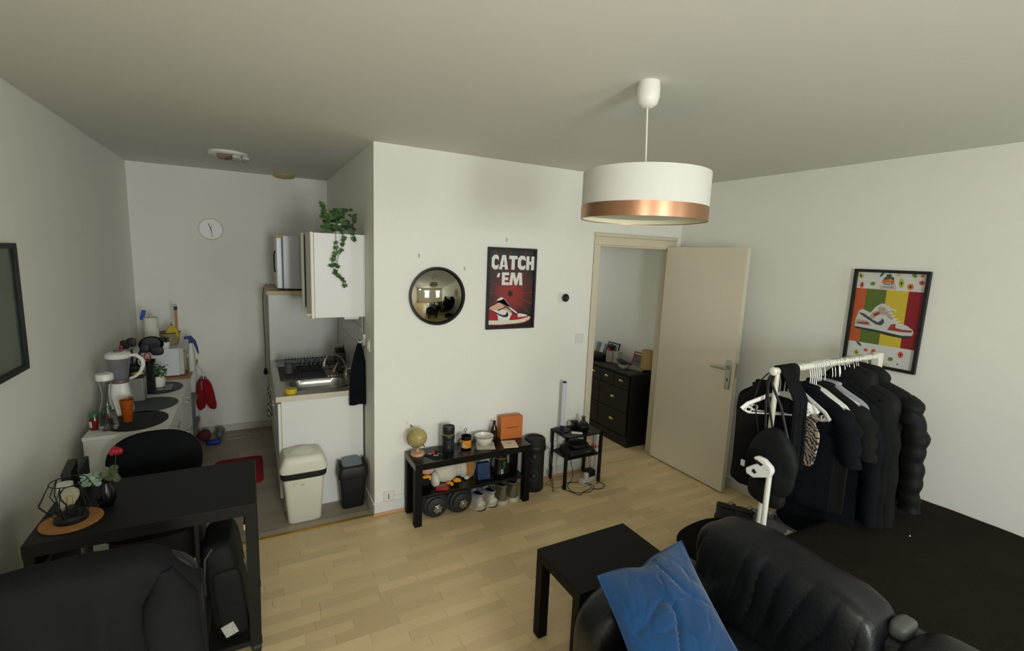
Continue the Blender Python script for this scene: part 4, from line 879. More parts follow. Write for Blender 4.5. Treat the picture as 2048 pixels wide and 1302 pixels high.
# upper cabinet
UX0,UY0,UY1,UZ0,UZ1=.362,3.441,4.15,1.375,1.945
t=thing('kitchen_cupboard','white wall cupboard with its end panel facing the room above the sink','cabinet',(.53,3.8,UZ0))
part('body',bx(UX0,XP-.001,UY0,UY1,UZ0,UZ1),WHITE,t,bev=.001)
d=part('door',bx(UX0-.022,UX0-.002,UY0-.004,UY0+.34,UZ0-.005,UZ1+.004),mat('cream_door',(222,218,200),.4),t,bev=.002)
d=part('door',MB(lambda p:Vector((UX0-.004,UY1,0))+Matrix.Rotation(math.radians(-4),3,'Z')@p).box(-.018,0,-.34,0,UZ0-.005,UZ1+.004),mat('cream_door',(222,218,200)),t,bev=.002)
part('knob',MB().tube([(UX0-.022,UY0+.02,UZ0+.02),(UX0-.05,UY0+.02,UZ0+.02)],.009,10),CREAM,d)
part('under_light',bx(.56,.66,UY0+.06,UY0+.1,UZ0-.025,UZ0-.001),WPL,t,bev=.003)
# ivy
t=thing('ivy_plant','trailing green ivy in a pot on top of the wall cupboard','plant',(.535,3.52,UZ1))
pc=(.535,3.53,0)
part('pot',MB().lathe([(.03,UZ1),(.036,UZ1+.004),(.045,UZ1+.075),(.048,UZ1+.075),(.044,UZ1+.07),(.036,UZ1+.06),(0,UZ1+.06)],pc,24),WPL,t,smooth=True)
lf=[(0,0),(.35,-.12),(.75,-.02),(.55,.28),(.95,.62),(.45,.62),(0,1.15),(-.45,.62),(-.95,.62),(-.55,.28),(-.75,-.02),(-.35,-.12)]
def leafmesh(s_,nm,m_,pts=lf,cup=.25):
    n_=len(pts); vs=[(u*s_,v*s_,-cup*abs(u)**1.5*s_) for u,v in pts]+[(0,.35*s_,.02*s_)]
    me=MB().add(vs,[(i,(i+1)%n_,n_) for i in range(n_)]).mesh(nm); me.materials.append(m_)
    for p in me.polygons: p.use_smooth=True
    return me
LM=[leafmesh(.021,'ivy_leaf',GREEN),leafmesh(.026,'ivy_leaf',mat('ivy_mid',(64,98,44),.5,var=.3,vs=30)),leafmesh(.023,'ivy_leaf',DGREEN)]
random.seed(21)
toC=(Vector((0,0,1.85))-Vector((.5,3.4,1.9))).normalized()
def put_leaf(parent,P,me,base_n,spread=.7):
    n_=(base_n+Vector((rnd(-1,1),rnd(-1,1),rnd(-1,1)))*spread).normalized(); u_=Vector((rnd(-.6,.6),rnd(-.3,.3),-1)); u_=(u_-n_*u_.dot(n_)).normalized(); r_=u_.cross(n_)
    M_=Matrix((r_,u_,n_)).transposed().to_4x4(); M_.translation=P-OFF[parent.name]
    o=bpy.data.objects.new('leaf',me); o.matrix_world=M_; o.matrix_basis=M_; o.parent=parent; COL.objects.link(o); return o
for i in range(78):
    a=rnd(0,2*PI); r_=rnd(.01,.085); P=Vector((.525+r_*math.cos(a)*1.15,3.515+.5*r_*math.sin(a)-.03,UZ1+.09+rnd(-.06,.085))); put_leaf(t,P,random.choice(LM),toC,.6)
for i in range(14): put_leaf(t,Vector((.435+rnd(-.02,.02),3.45,UZ1-.02+i*.017)),LM[1],toC,.5)
for i in range(10): put_leaf(t,Vector((.60+rnd(-.02,.025),3.45,UZ1+.02+i*.013)),random.choice(LM),toC,.5)
vines=[[(.50,3.46,UZ1+.06),(.50,3.425,UZ1-.03),(.487,3.42,UZ1-.12),(.47,3.42,UZ1-.20),(.49,3.42,UZ1-.26),(.53,3.42,UZ1-.285),(.56,3.42,UZ1-.335)],
[(.54,3.46,UZ1+.06),(.545,3.425,UZ1-.02),(.535,3.42,UZ1-.10),(.51,3.42,UZ1-.16),(.50,3.42,UZ1-.22)],
[(.46,3.46,UZ1+.06),(.43,3.43,UZ1+.1),(.41,3.43,UZ1+.19)],[(.58,3.46,UZ1+.05),(.61,3.43,UZ1+.02),(.62,3.42,UZ1-.03)]]
for V in vines:
    part('vine',MB().tube(V,.0016,5),GREEN,t,smooth=True)
    for i in range(len(V)-1):
        for f_ in (.2,.6,.95):
            P=Vector(V[i]).lerp(Vector(V[i+1]),f_)+Vector((rnd(-.015,.015),rnd(-.006,0),rnd(-.008,.008)))
            if rnd(0,1)<.8: put_leaf(t,P,LM[rnd(0,1)<.5],toC,.45)
# tall unit + mini fridge
TU0,TU1=4.64,5.30
t=thing('tall_unit','tall white appliance housing with a wooden top behind the hob','cabinet',(.4,4.97,0))
part('side_panel',bx(.112,XP-.013,TU0,TU0+.02,0,1.422),mat('splash_white',(206,207,200),.3,var=.05,vs=3),t,bev=.001)
part('body',bx(.118,XP-.013,TU0+.021,TU1,.02,1.42),WHITE,t)
part('wood_top',bx(.095,XP-.013,TU0-.012,TU1,1.4225,1.457),mat('birch_edge',(208,190,150),.5,var=.1,vs=12),t,bev=.002)
t=thing('mini_fridge','small white metal fridge standing on the tall unit','fridge',(.39,4.85,1.457))
for x,y in ((.26,4.68),(.56,4.68),(.26,5.05),(.56,5.05)): part('foot',MB().lathe([(.015,1.457),(.015,1.475)],(x,y,0),10),BPL,t)
part('body',bx(.236,.60,4.645,5.09,1.475,1.94),mat('white_metal',(206,210,212),.25,var=.03,vs=4),t,bev=.006)
part('door',bx(.183,.231,4.645,5.09,1.477,1.942),mat('white_metal',(206,210,212)),t,bev=.008)
part('gasket',bx(.231,.236,4.65,5.08,1.485,1.935),mat('gasket',(120,120,116),.7),t)
part('corner_cap',bx(.181,.236,4.643,4.70,1.915,1.945),mat('yellowed_cap',(196,172,110),.5),t,bev=.003)
part('handle',MB().tube([(.176,4.66,1.62),(.168,4.66,1.64),(.168,4.66,1.78),(.176,4.66,1.8)],.006,8),BPL,t,smooth=True)
t=thing('fridge_cord','dark red-brown cord hanging from the fridge to a wall plug','cord',(.08,5.27,.55))
part('cable',MB().tube([(.19,4.95,1.48),(.15,5.05,1.485),(.11,5.17,1.475),(.09,5.25,1.44),(.078,5.28,1.36),(.08,5.285,1.1),(.086,5.285,.85),(.08,5.285,.62)],.0032,8),mat('dark_cord',(58,36,34),.6),t,smooth=True)
part('plug',MB().tube([(.08,5.285,.62),(.08,5.285,.585),(.08,5.285,.56)],[.012,.02,.016],12),BPL,t,smooth=True)
t=thing('wall_socket','round white socket at the end of the hanging fridge cord','socket',(.08,YK-.01,.52))
part('plate',MB().lathe([(.035,-.001),(.035,-.028),(.028,-.032),(0,-.032)],(.08,YK,.555),24,axis='y'),WPL,t,smooth=True)
part('cable',MB().tube([(.09,YK-.006,.52),(.1,YK-.006,.35),(.112,YK-.006,.09)],.0035,6),WPL,t)
# bins
def rbox(mb,cx_,cy_,pr,e=.28,n=40):   # pr: list (hx,hy,z)
    sg=lambda q:math.copysign(abs(q)**e,q); vs=[];fs=[]
    for hx,hy,z in pr:
        for k in range(n):
            a=2*PI*(k+.5)/n; vs.append((cx_+hx*sg(math.cos(a)),cy_+hy*sg(math.sin(a)),z))
    for i in range(len(pr)-1):
        for k in range(n): fs.append((i*n+k,i*n+(k+1)%n,(i+1)*n+(k+1)%n,(i+1)*n+k))
    fs.append(tuple(range(n-1,-1,-1))); fs.append(tuple((len(pr)-1)*n+k for k in range(n)))
    return mb.add(vs,fs)
BW=mat('bin_cream',(222,220,200),.4)
bc=(.256,3.372)
t=thing('swing_bin','tall cream plastic swing-lid bin with a dark liner band','bin',(bc[0],bc[1],0))
part('bin_body',rbox(MB(),*bc,[(.098,.082,.0),(.106,.088,.01),(.128,.100,.30),(.132,.102,.335)]),BW,t,smooth=True)
part('liner_band',rbox(MB(),*bc,[(.136,.104,.318),(.143,.106,.326),(.147,.108,.368),(.143,.106,.37)]),BPL,t,smooth=True)
part('lid',rbox(MB(),*bc,[(.146,.108,.362),(.152,.108,.368),(.150,.108,.395),(.138,.106,.425),(.122,.100,.462),(.108,.085,.474)]),BW,t,smooth=True)
part('swing_flap',MB().ell((bc[0]-.005,bc[1]-.02,.465),(.085,.072,.022),28,10,fn=lambda q:Vector((q.x,q.y,q.z+q.y*.25))),BW,t,smooth=True)
stp=MB().tube([(bc[0]-.055+.012*math.cos(a),bc[1]-.0995-.0,.285+.012*math.sin(a)) for a in [k*.5 for k in range(10)]],.0022,5)
part('green_emblem',stp,solidm('lime_ink',(150,200,60),.4),t)
text('lettering','LIVE',.012,lambda x,y,z:Vector((bc[0]-.012+x,bc[1]-.1003-z,.274+y)),solidm('grey_ink2',(90,84,76)),t,width=.024)
bc2=(.582,3.39)
t=thing('swing_bin','small black bin with a grey swing lid beside the partition','bin',(bc2[0],bc2[1],0))
part('bin_body',rbox(MB(),*bc2,[(.070,.052,.0),(.077,.058,.008),(.092,.072,.235)]),BPL,t,smooth=True)
part('lid_hood',rbox(MB(),*bc2,[(.093,.075,.228),(.102,.078,.235),(.102,.079,.262),(.096,.078,.30),(.090,.072,.315),(.082,.062,.32)]),BPL,t,smooth=True)
for s_ in (-1,1): part('lid_side',MB().ell((bc2[0]+s_*.084,bc2[1]+.01,.31),(.012,.062,.04)),BPL,t,smooth=True)
part('swing_flap',MB(lambda p:Vector((bc2[0],bc2[1]-.005,.322))+Matrix.Rotation(.28,3,'X')@p).ell((0,0,0),(.072,.068,.014),28,8,e=.6),mat('flap_grey',(112,124,128),.45),t,smooth=True)
solo('floor_mat',rbox(MB(),-.16,4.28,[(.18,.27,0),(.18,.27,.010),(.172,.262,.014)],e=.22),RED,'red rounded kitchen mat on the grey floor','mat',smooth=True)
# ================================================================ LEFT SIDE: CHEST
CX0,CX1,CY0,CY1,CZ=-.864,-.478,3.33,4.545,.75
t=thing('chest_of_drawers','long white chest of drawers along the left wall','chest of drawers',(-.67,3.94,0))
part('body',bx(CX0,CX1-.02,CY0+.004,CY1-.004,.0,.728),WHITE,t,bev=.001); part('top_panel',bx(CX0-.003,CX1+.003,CY0,CY1,.728,CZ),WHITE,t,bev=.002)
for j in range(2):
    ya=CY0+.012+j*.598; yb=ya+.59
    for i in range(3):
        za=.03+i*.234; zb_=za+.226; d=part('drawer',bx(CX1-.019,CX1,ya,yb,za,zb_),WHITE,t,bev=.002)
        ym=(ya+yb)/2; part('handle',MB().tube([(CX1,ym-.065,zb_-.06),(CX1+.022,ym-.065,zb_-.06),(CX1+.022,ym+.065,zb_-.06),(CX1,ym+.065,zb_-.06)],.005,8),STEEL,d,smooth=True)
def oval_mat(name,cx_,cy_,rx,ry,z,m_,lab): return solo(name,MB().lathe([(1,z),(1,z+.003),(0,z+.003)],(cx_,cy_,0),48,sx=rx,sy=ry),m_,lab,'placemat',smooth=False)
oval_mat('placemat',-.655,3.55,.155,.19,CZ,mat('placemat_black',(30,31,32),.8,bump=.3,bs=300),'black oval placemat nearest the front of the white chest')
oval_mat('placemat',-.64,3.885,.155,.175,CZ,mat('placemat_grey',(78,82,84),.8,bump=.2,bs=300),'grey oval placemat in the middle of the white chest')
solo('hot_plate',MB().lathe([(1,CZ),(1.02,CZ+.004),(1,CZ+.008),(0,CZ+.008)],(-.64,4.31,0),48,sx=.135,sy=.165),BPL,'black oval glass-topped plate under the potted plant','hot plate',smooth=True)
solo('glass_tray',bx(-.72,-.565,4.20,4.36,CZ+.0085,CZ+.012),mat('tray_glass',(60,62,64),.08),'rectangular dark glass tray on the black oval plate','tray')
# jars
for (x,y,lab) in ((-.838,3.47,'tomato sauce jar with green lid nearest the chest corner'),(-.805,3.60,'tomato sauce jar with green lid behind the glass carafe')):
    t=thing('sauce_jar',lab,'jar',(x,y,CZ))
    part('jar_body',MB().lathe([(.022,CZ),(.025,CZ+.004),(.025,CZ+.062),(.019,CZ+.075),(.019,CZ+.08)],(x,y,0),22),solidm('tomato',(110,26,16),.15),t,smooth=True)
    part('lid',MB().lathe([(.023,CZ+.078),(.023,CZ+.092),(.02,CZ+.096),(0,CZ+.096)],(x,y,0),22),solidm('green_lid',(26,112,74),.35),t,smooth=True)
    part('jar_label',MB(lambda q,x=x,y=y:Vector((x+.0256*math.sin(q.x),y-.0256*math.cos(q.x),q.z))).grid(lambda u,v:(-1.2+u*.9,0,CZ+.018+v*.035),6,1),solidm('label_white',(215,215,205)),t,solid=.0006)
# carafe
x,y=-.772,3.45; t=thing('water_carafe','clear glass carafe of water with a white lid at the chest\'s near corner','carafe',(x,y,CZ))
z0=CZ+.0035
part('glass',MB().lathe([(r,z0+z) for r,z in [(.0,0),(.045,0),(.049,.006),(.046,.05),(.035,.12),(.022,.18),(.02,.21),(.026,.26),(.034,.295),(.032,.295),(.024,.26),(.018,.21),(.02,.18),(.033,.12),(.044,.05),(.046,.01),(.0,.008)]],(x,y,0),40,close=False),GLASS,t,smooth=True)
part('water',MB().lathe([(r,z0+z) for r,z in [(.0,.009),(.0445,.011),(.0425,.05),(.0345,.105),(0,.105)]],(x,y,0),32,close=False),mat('water',(225,232,232),.02,trans=1,ior=1.33),t,smooth=True)
part('lid',MB().lathe([(.036,z0+.29),(.041,z0+.293),(.041,z0+.325),(.037,z0+.329),(0,z0+.329)],(x,y,0),32),WPL,t,smooth=True)
# cup
x,y=-.70,3.545; t=solo('tumbler',MB().lathe([(.022,CZ+.0035),(.023,CZ+.006),(.035,CZ+.142),(.0325,CZ+.142),(.0215,CZ+.01),(0,CZ+.01)],(x,y,0),28),mat('orange_tumbler',(190,92,24),.3,trans=.35),'orange translucent plastic tumbler beside the carafe','tumbler',smooth=True)
# blender
x,y=-.775,3.80
t=thing('blender','white kitchen blender with a clear jug and curved handle','blender',(x,y,CZ))
def bell(u,v):
    a=u*2*PI; e=.7; sg=lambda q:math.copysign(abs(q)**e,q); hz_=[.062,.06,.055,.048,.042,.04][int(round(v*5))]; return (x+hz_*sg(math.cos(a)),y+hz_*sg(math.sin(a)),CZ+[0,.02,.09,.15,.185,.19][int(round(v*5))])
part('base',MB().grid(bell,36,5,wrap=True).lathe([(.041,CZ+.188),(0,CZ+.19)],(x,y,0),24,close=False),WPL,t,smooth=True)
part('knob',MB(lambda q:Vector((x+.045,y-.045,CZ+.085))+Matrix.Rotation(.65,3,'Z')@q).lathe([(.026,.012),(.026,-.014),(.022,-.02),(.0,-.02)],(0,0,0),26,axis='y'),CHROME,t,smooth=True)
part('collar',MB().lathe([(.044,CZ+.19),(.046,CZ+.205),(.043,CZ+.212),(0,CZ+.212)],(x,y,0),28),mat('taupe_plastic',(104,94,86),.4),t,smooth=True)
part('jug',MB().lathe([(r,CZ+z) for r,z in [(.044,.21),(.05,.26),(.062,.36),(.06,.36),(.048,.262),(.042,.216),(0,.216)]],(x,y,0),36,close=False),mat('jug_smoke',(206,208,210),.1,trans=.85,ior=1.2),t,smooth=True)
part('lid',MB().lathe([(.064,CZ+.352),(.067,CZ+.357),(.067,CZ+.378),(.055,CZ+.388),(.02,CZ+.392)],(x,y,0),36),WPL,t,smooth=True)
part('lid_cap',MB().lathe([(.022,CZ+.39),(.022,CZ+.40),(.018,CZ+.403),(0,CZ+.403)],(x,y,0),20),mat('taupe_plastic',(104,94,86)),t,smooth=True)
part('handle',MB().tube([(x+.055,y-.01,CZ+.366),(x+.095,y-.015,CZ+.368),(x+.125,y-.02,CZ+.34),(x+.130,y-.02,CZ+.30),(x+.112,y-.02,CZ+.255),(x+.085,y-.018,CZ+.228),(x+.055,y-.012,CZ+.215)],[.009,.011,.012,.012,.011,.009,.008],12),WPL,t,smooth=True)
# containers, utensils
x,y=-.73,4.03
t=thing('storage_canister','tall translucent grey canister with a black lid behind the blender','canister',(x,y,CZ))
part('body',bx(x-.045,x+.045,y-.05,y+.05,CZ+.0035,CZ+.165),mat('frost_grey',(150,150,144),.3,trans=.3),t,bev=.008); part('lid',bx(x-.048,x+.048,y-.053,y+.053,CZ+.165,CZ+.185),BPL,t,bev=.005)
solo('lime_lid',MB().ell((-.715,3.995,CZ+.197),(.036,.03,.0115)),mat('lime_plastic',(170,175,50),.4),'lime green plastic lid lying on the grey canister','lid',smooth=True)
x,y=-.765,4.17
t=thing('utensil_holder','black utensil pot holding dark kitchen tools','utensil holder',(x,y,CZ))
part('pot',MB().lathe([(.045,CZ),(.05,CZ+.005),(.052,CZ+.22),(.049,CZ+.22),(.045,CZ+.01),(0,CZ+.01)],(x,y,0),28),BPL,t,smooth=True)
UT=[('spatula',-.035,.0,-.03,0,.40,'black slotted spatula fanned to the left in the black pot'),('ladle',.01,.0,.05,-.02,.37,'black ladle in the middle of the black pot'),('serving_spoon',.025,.01,.10,-.01,.345,'broad black serving spoon leaning right in the black pot'),('turner',-.01,-.01,.0,-.03,.42,'black turner standing upright in the black pot')]
for nm,dx,dy,tx,ty,hh,lab in UT:
    p0=Vector((x+dx*.5,y+dy,CZ+.05)); p1=Vector((x+tx,y+ty,CZ+hh-.08)); p2=Vector((x+tx*1.4,y+ty,CZ+hh))
    u_=thing(nm,lab,'utensil',tuple(p0)); part('shaft',MB().tube([p0,p1],.005,8),BPL,u_,smooth=True)
    part('head',MB().ell(p2-Vector((0,0,.03)),(.028 if nm!='serving_spoon' else .04,.008,.032),18,10,e=.7),BPL,u_,smooth=True)
u_=thing('kitchen_scissors','red and white kitchen scissors hung at the pot\'s right side','scissors',(x+.065,y,CZ+.2))
for k,(ax_,az_) in enumerate(((.055,.255),(.088,.285))): part('grip',MB().tube([(x+ax_+.018*math.cos(a),y-.055,CZ+az_+.028*math.sin(a)) for a in [j*2*PI/16 for j in range(16)]],.004,8,closed=True),[WPL,solidm('grip_red',(170,40,50),.4)][k],u_,smooth=True)
part('blades',MB().box(x+.062,x+.074,y-.057,y-.053,CZ+.11,CZ+.24),STEEL,u_)
solo('red_spoon',MB().tube([(x-.03,y-.02,CZ+.1),(x-.052,y-.03,CZ+.30)],.006,8).ell((x-.058,y-.032,CZ+.345),(.014,.006,.03)),solidm('grip_red',(170,40,50)),'red plastic spoon at the left of the black utensil pot','spoon',smooth=True)
solo('knife_block',MB().hexa([(-.735,4.22,CZ),(-.66,4.22,CZ),(-.66,4.32,CZ),(-.735,4.32,CZ)],[(-.735,4.24,CZ+.21),(-.66,4.24,CZ+.21),(-.66,4.32,CZ+.23),(-.735,4.32,CZ+.23)]),BLKS,'tall glossy black box between utensils and microwave','knife block',bev=.004)
# frying pan hung
t=thing('frying_pan','black frying pan standing on edge above the utensils','pan',(-.70,4.40,.98))
part('pan_bowl',MB(lambda q:Vector((-.70,4.42,1.075))+Matrix.Rotation(.25,3,'Z')@q).lathe([(.0,.0),(.06,.0),(.075,-.03),(.078,-.03),(.063,.004),(0,.004)],(0,0,0),32,axis='y',close=False,sy=.8),BPL,t,smooth=True)
part('handle',MB().tube([(-.76,4.40,1.03),(-.80,4.36,.90),(-.805,4.33,.78),(-.805,4.33,.753)],.009,8),BPL,t,smooth=True)
# potted plants
def potted(name,label,x,y,z,r,h,nl,rad,hh,ms,sc_=.5,cat='plant'):
    t=thing(name,label,cat,(x,y,z))
    part('pot',MB().lathe([(r*.75,z),(r*.9,z+.006),(r*1.02,z+h*.5),(r*.95,z+h),(r*.85,z+h),(r*.85,z+h-.008),(0,z+h-.008)],(x,y,0),28),WPL,t,smooth=True)
    st=MB()
    for i in range(7):
        a=i*.9; st.tube([(x,y,z+h-.01),(x+rad*.5*math.cos(a),y+rad*.5*math.sin(a),z+h+hh*.6)],.0015,5)
    part('stems',st,DGREEN,t,kind='stuff')
    for i in range(nl):
        a=rnd(0,2*PI); q=rnd(0,1)**.5; P=Vector((x+rad*q*math.cos(a),y+rad*q*math.sin(a),z+h+rnd(.0,hh)*(1-.4*q))); put_leaf(t,P,random.choice(ms),Vector((.2,-1,.3)),1.0)
    return t
rl=[(0,0),(.5,.2),(.6,.6),(0,1.1),(-.6,.6),(-.5,.2)]
SM=[leafmesh(.013,'small_leaf',mat('herb_green',(86,120,62),.6,var=.3,vs=40),rl),leafmesh(.015,'small_leaf',GREEN,rl)]
SM2=[leafmesh(.012,'small_leaf',DGREEN,rl)]
potted('potted_plant','small bushy green plant in a round white pot on the hot plate',-.652,4.31,CZ+.0125,.043,.085,110,.055,.10,SM)
# wood slab shelf and microwave
t=thing('kitchen_trolley','wooden-topped metal trolley in the left kitchen corner','trolley',(-.69,4.93,0))
part('wood_top',bx(-.90,-.488,4.56,5.30,.722,.752),WOOD,t,bev=.002)
for xx in (-.885,-.503):
    for yy in (4.58,5.27): part('leg',bx(xx,xx+.015,yy,yy+.015,0,.722),WPL,t)
for zz in (.18,.42): part('wire_shelf',bx(-.89,-.49,4.57,5.29,zz,zz+.012),mat('grey_wire_shelf',(150,148,138),.5),t)
solo('storage_box',bx(-.86,-.52,4.60,4.95,.432,.62),mat('box_beige',(150,142,122),.7),'beige storage box on the trolley\'s middle shelf','box',bev=.006)
solo('water_bottle_pack',bx(-.86,-.52,4.62,5.2,.192,.38),mat('pack_blue',(90,120,140),.5),'pale blue pack on the trolley\'s low shelf','pack',bev=.01)
MX0,MX1,MY0,MY1=-.855,-.556,4.65,5.08
t=thing('microwave','white microwave oven seen from its plain side','microwave',(-.70,4.87,.752))
part('case',bx(MX0,MX1,MY0,MY1,.760,.985),mat('mw_white',(214,216,216),.35),t,bev=.004)
for xx,yy in ((MX0+.03,MY0+.03),(MX1-.03,MY0+.03),(MX0+.03,MY1-.03),(MX1-.03,MY1-.03)): part('foot',MB().lathe([(.012,.752),(.012,.762)],(xx,yy,0),10),BPL,t)
part('door',bx(MX1,MX1+.03,MY0+.004,MY1-.12,.765,.982),mat('mw_door',(200,196,180),.3),t,bev=.003)
part('door_handle',MB().tube([(MX1+.03,MY0+.03,.79),(MX1+.055,MY0+.03,.80),(MX1+.055,MY0+.03,.95),(MX1+.03,MY0+.03,.96)],.007,8),CHROME,t,smooth=True)
part('control_panel',bx(MX1,MX1+.028,MY1-.115,MY1-.004,.765,.982),WPL,t,bev=.003)
for j in range(3): part('vent_slot',bx(-.66,-.63,MY0-.0015,MY0,.845+j*.006,.847+j*.006),GR,t)
zt_=.985
x,y=-.745,4.78; t=thing('paper_towel_roll','white paper towel roll on a wooden holder above the microwave','paper towel',(x,y,zt_))
part('holder',MB().lathe([(.06,zt_),(.06,zt_+.01)],(x,y,0),28).tube([(x,y,zt_),(x,y,zt_+.28)],.007,10),mat('pine',(196,176,150),.5),t,smooth=True)
part('roll',MB().lathe([(.05,zt_+.012),(.05,zt_+.245),(.018,zt_+.245),(.018,zt_+.24)],(x,y,0),36),mat('tissue_white',(224,220,204),.95,bump=.3,bs=120),t,smooth=True)
t=thing('dish_brush','blue and white cleaning brush behind the paper towel roll','brush',(-.80,4.83,zt_)); part('head',MB(lambda q:Vector((-.805,4.83,1.24))+Matrix.Rotation(.25,3,'Y')@q).box(-.014,.014,-.012,.012,-.035,.045),solidm('brush_blue',(40,80,180),.4),t,bev=.004); part('handle',MB().tube([(-.80,4.83,1.21),(-.79,4.83,zt_)],.007,8),WPL,t,smooth=True)
t=thing('fruit_basket','wooden rimmed fruit basket on the microwave holding bananas','basket',(-.63,4.88,zt_))
part('basket_body',MB().lathe([(.05,zt_),(.066,zt_+.02),(.076,zt_+.1),(.073,zt_+.1),(.06,zt_+.02),(0,zt_+.012)],(-.64,4.88,0),28),mat('basket_mesh',(150,134,108),.6,var=.3,vs=30),t,smooth=True)
part('rim',MB().tube([(-.64+.077*math.cos(a),4.88+.077*math.sin(a),zt_+.102) for a in [k*2*PI/28 for k in range(28)]],.004,6,closed=True),mat('dark_taupe',(84,76,68),.5),t,smooth=True)
t=thing('banana_bunch','bunch of yellow bananas sticking up from the fruit basket','bananas',(-.615,4.86,zt_+.06))
for k in range(4):
    a=-.8+k*.5; part('banana',MB().tube([(-.613,4.84,zt_+.165),(-.613+.035*math.sin(a),4.83,zt_+.135),(-.613+.055*math.sin(a),4.835,zt_+.09),(-.613+.045*math.sin(a),4.85,zt_+.05)],[.005,.014,.015,.008],8),mat('banana_yellow',(200,170,50),.5),t,smooth=True)
part('stem',MB().tube([(-.613,4.84,zt_+.16),(-.62,4.84,zt_+.18)],.006,6),solidm('stem_brown',(90,80,40)),t)
t=thing('wooden_spatula','long wooden handle with a black wire loop above the basket','utensil',(-.595,4.93,zt_))
part('handle',bx(-.603,-.583,4.925,4.94,zt_+.001,zt_+.30),WOOD,t,bev=.003); part('cap',bx(-.605,-.581,4.922,4.943,zt_+.285,zt_+.315),BPL,t,bev=.002); part('loop',MB().tube(arc((-.593,4.932,zt_+.318),.009,0,PI,8,'xz',1,1.8),.002,6),BMET,t,smooth=True)
potted('potted_plant','tiny dark green plant in a white pot on the microwave',-.645,4.70,zt_,.027,.052,50,.03,.045,SM2)
x,y=-.508,4.82; z_=.752
t=thing('spray_bottle','white spray bottle with a dark blue trigger beside the microwave','spray bottle',(x,y,z_))
part('bottle',MB().lathe([(.025,z_),(.028,z_+.005),(.028,z_+.16),(.014,z_+.22),(.012,z_+.245)],(x+.02,y,0),20,sx=1,sy=1.4),mat('spray_white',(216,216,206),.4),t,smooth=True)
part('trigger_head',MB().tube([(x-.025,y,z_+.29),(x+.02,y,z_+.295),(x+.045,y,z_+.26),(x+.062,y,z_+.2),(x+.07,y,z_+.15)],[.012,.014,.013,.010,.006],10).tube([(x+.02,y,z_+.24),(x+.02,y,z_+.28)],.014,10),solidm('navy_blue',(34,56,120),.4),t,smooth=True)
# oven mitts
t=thing('hook_rail','white hooks on the trolley\'s end carrying the oven mitts','hook',(-.46,5.29,.62))
part('hook',MB().tube([(-.485,5.25,.70),(-.455,5.25,.66),(-.445,5.25,.62),(-.43,5.25,.63)],.004,8),WPL,t,smooth=True)
for k,(dx,rot,lab) in enumerate(((-.012,-.02,'left red oven mitt hanging at the trolley end'),(.028,.16,'right red oven mitt hanging at the trolley end'))):
    t=thing('oven_mitt',lab,'oven mitt',(-.45+dx,5.22,.30))
    Mm=lambda q,dx=dx,rot=rot,k=k:Vector((-.452+dx,5.22-.03*k,.56))+Matrix.Rotation(-rot,3,'Y')@q
    part('mitt_body',MB(Mm).ell((0,0,-.13),(.042,.02,.15),20,14,e=.8).ell((.035*(1 if k else -1)*.3,0,-.22),(.03,.018,.07)),RED,t,smooth=True)
    part('loop',MB(Mm).tube([(-.006,0,.0),(-.004,0,.045),(.01,0,.045),(.008,0,.0)],.003,6),BPL,t,smooth=True)
    if k==0: part('patch',MB(Mm).box(.0,.034,-.024,-.02,-.085,.0),mat('patch_grey',(130,128,118),.7),t,label='grey patch with black edge')
# floor clutter at back
solo('cleaning_sponge',MB().ell((-.45,5.12,.055),(.055,.05,.055),20,14,fn=lambda q:q*(1+.2*noise.noise(q*30))),mat('maroon_net',(110,52,60),.9,bump=.5,bs=60),'maroon crumpled bag on the kitchen floor by the back wall','bag',smooth=True)
t=thing('cleaning_bottle','grey bottle with a blue tray lying on the kitchen floor','bottle',(-.36,5.1,0))
part('bottle_body',MB().tube([(-.33,5.13,.05),(-.315,5.13,.10)],[.032,.034],18).ell((-.332,5.12,.045),(.034,.034,.04)),mat('grey_bottle',(110,112,104),.4),t,smooth=True)
part('blue_tray',MB().ell((-.375,5.0,.022),(.06,.035,.022),24,8,e=.5),solidm('tray_blue',(34,56,150),.5),t,smooth=True)
solo('floor_cable',MB().tube([(-.2+.09*math.cos(a)*1.2,5.12+.06*math.sin(a),.004) for a in [k*.45 for k in range(15)]]+[(-.02+.06*math.cos(a+2.4),5.08+.05*math.sin(a+2.4),.006) for a in [k*.45 for k in range(14)]],.0035,6),mat('pale_cable',(176,166,146),.6),'pale cable coiled on the kitchen floor below the back wall','cable',smooth=True)
# ================================================================ DESK
DX0,DX1,DY0,DY1,DZ=-.768,-.022,2.20,2.695,.745
t=thing('computer_desk','black desk on castors beside the left wall','desk',(-.4,2.45,0))
DSK=mat('desk_black',(26,26,22),.55,spec=.3,var=.1,vs=5,bump=.04,bs=80,stretch=(1,10,1))
part('desk_top',bx(DX0,DX1,DY0,DY1,DZ-.05,DZ),DSK,t,bev=.002)
part('side_panel',bx(DX0,DX0+.03,DY0+.01,DY1-.01,.06,DZ-.05),DSK,t)
part('leg',bx(DX1-.045,DX1,DY0+.002,DY0+.05,.06,DZ-.05),DSK,t,bev=.001); part('leg',bx(DX1-.045,DX1,DY1-.05,DY1-.002,.06,DZ-.05),DSK,t,bev=.001)
part('bottom_shelf',bx(-.26,DX1,DY0+.01,DY1-.01,.06,.085),DSK,t); part('divider_panel',bx(-.265,-.25,DY0+.14,DY1-.01,.06,DZ-.05),DSK,t)
part('back_panel',bx(-.635,-.265,DY1-.03,DY1-.012,.28,DZ-.05),DSK,t)
for xx in (DX0+.034,DX1-.052): part('slide_rail',bx(xx,xx+.006,DY0+.03,DY0+.36,DZ-.13,DZ-.105),CHROME,t)
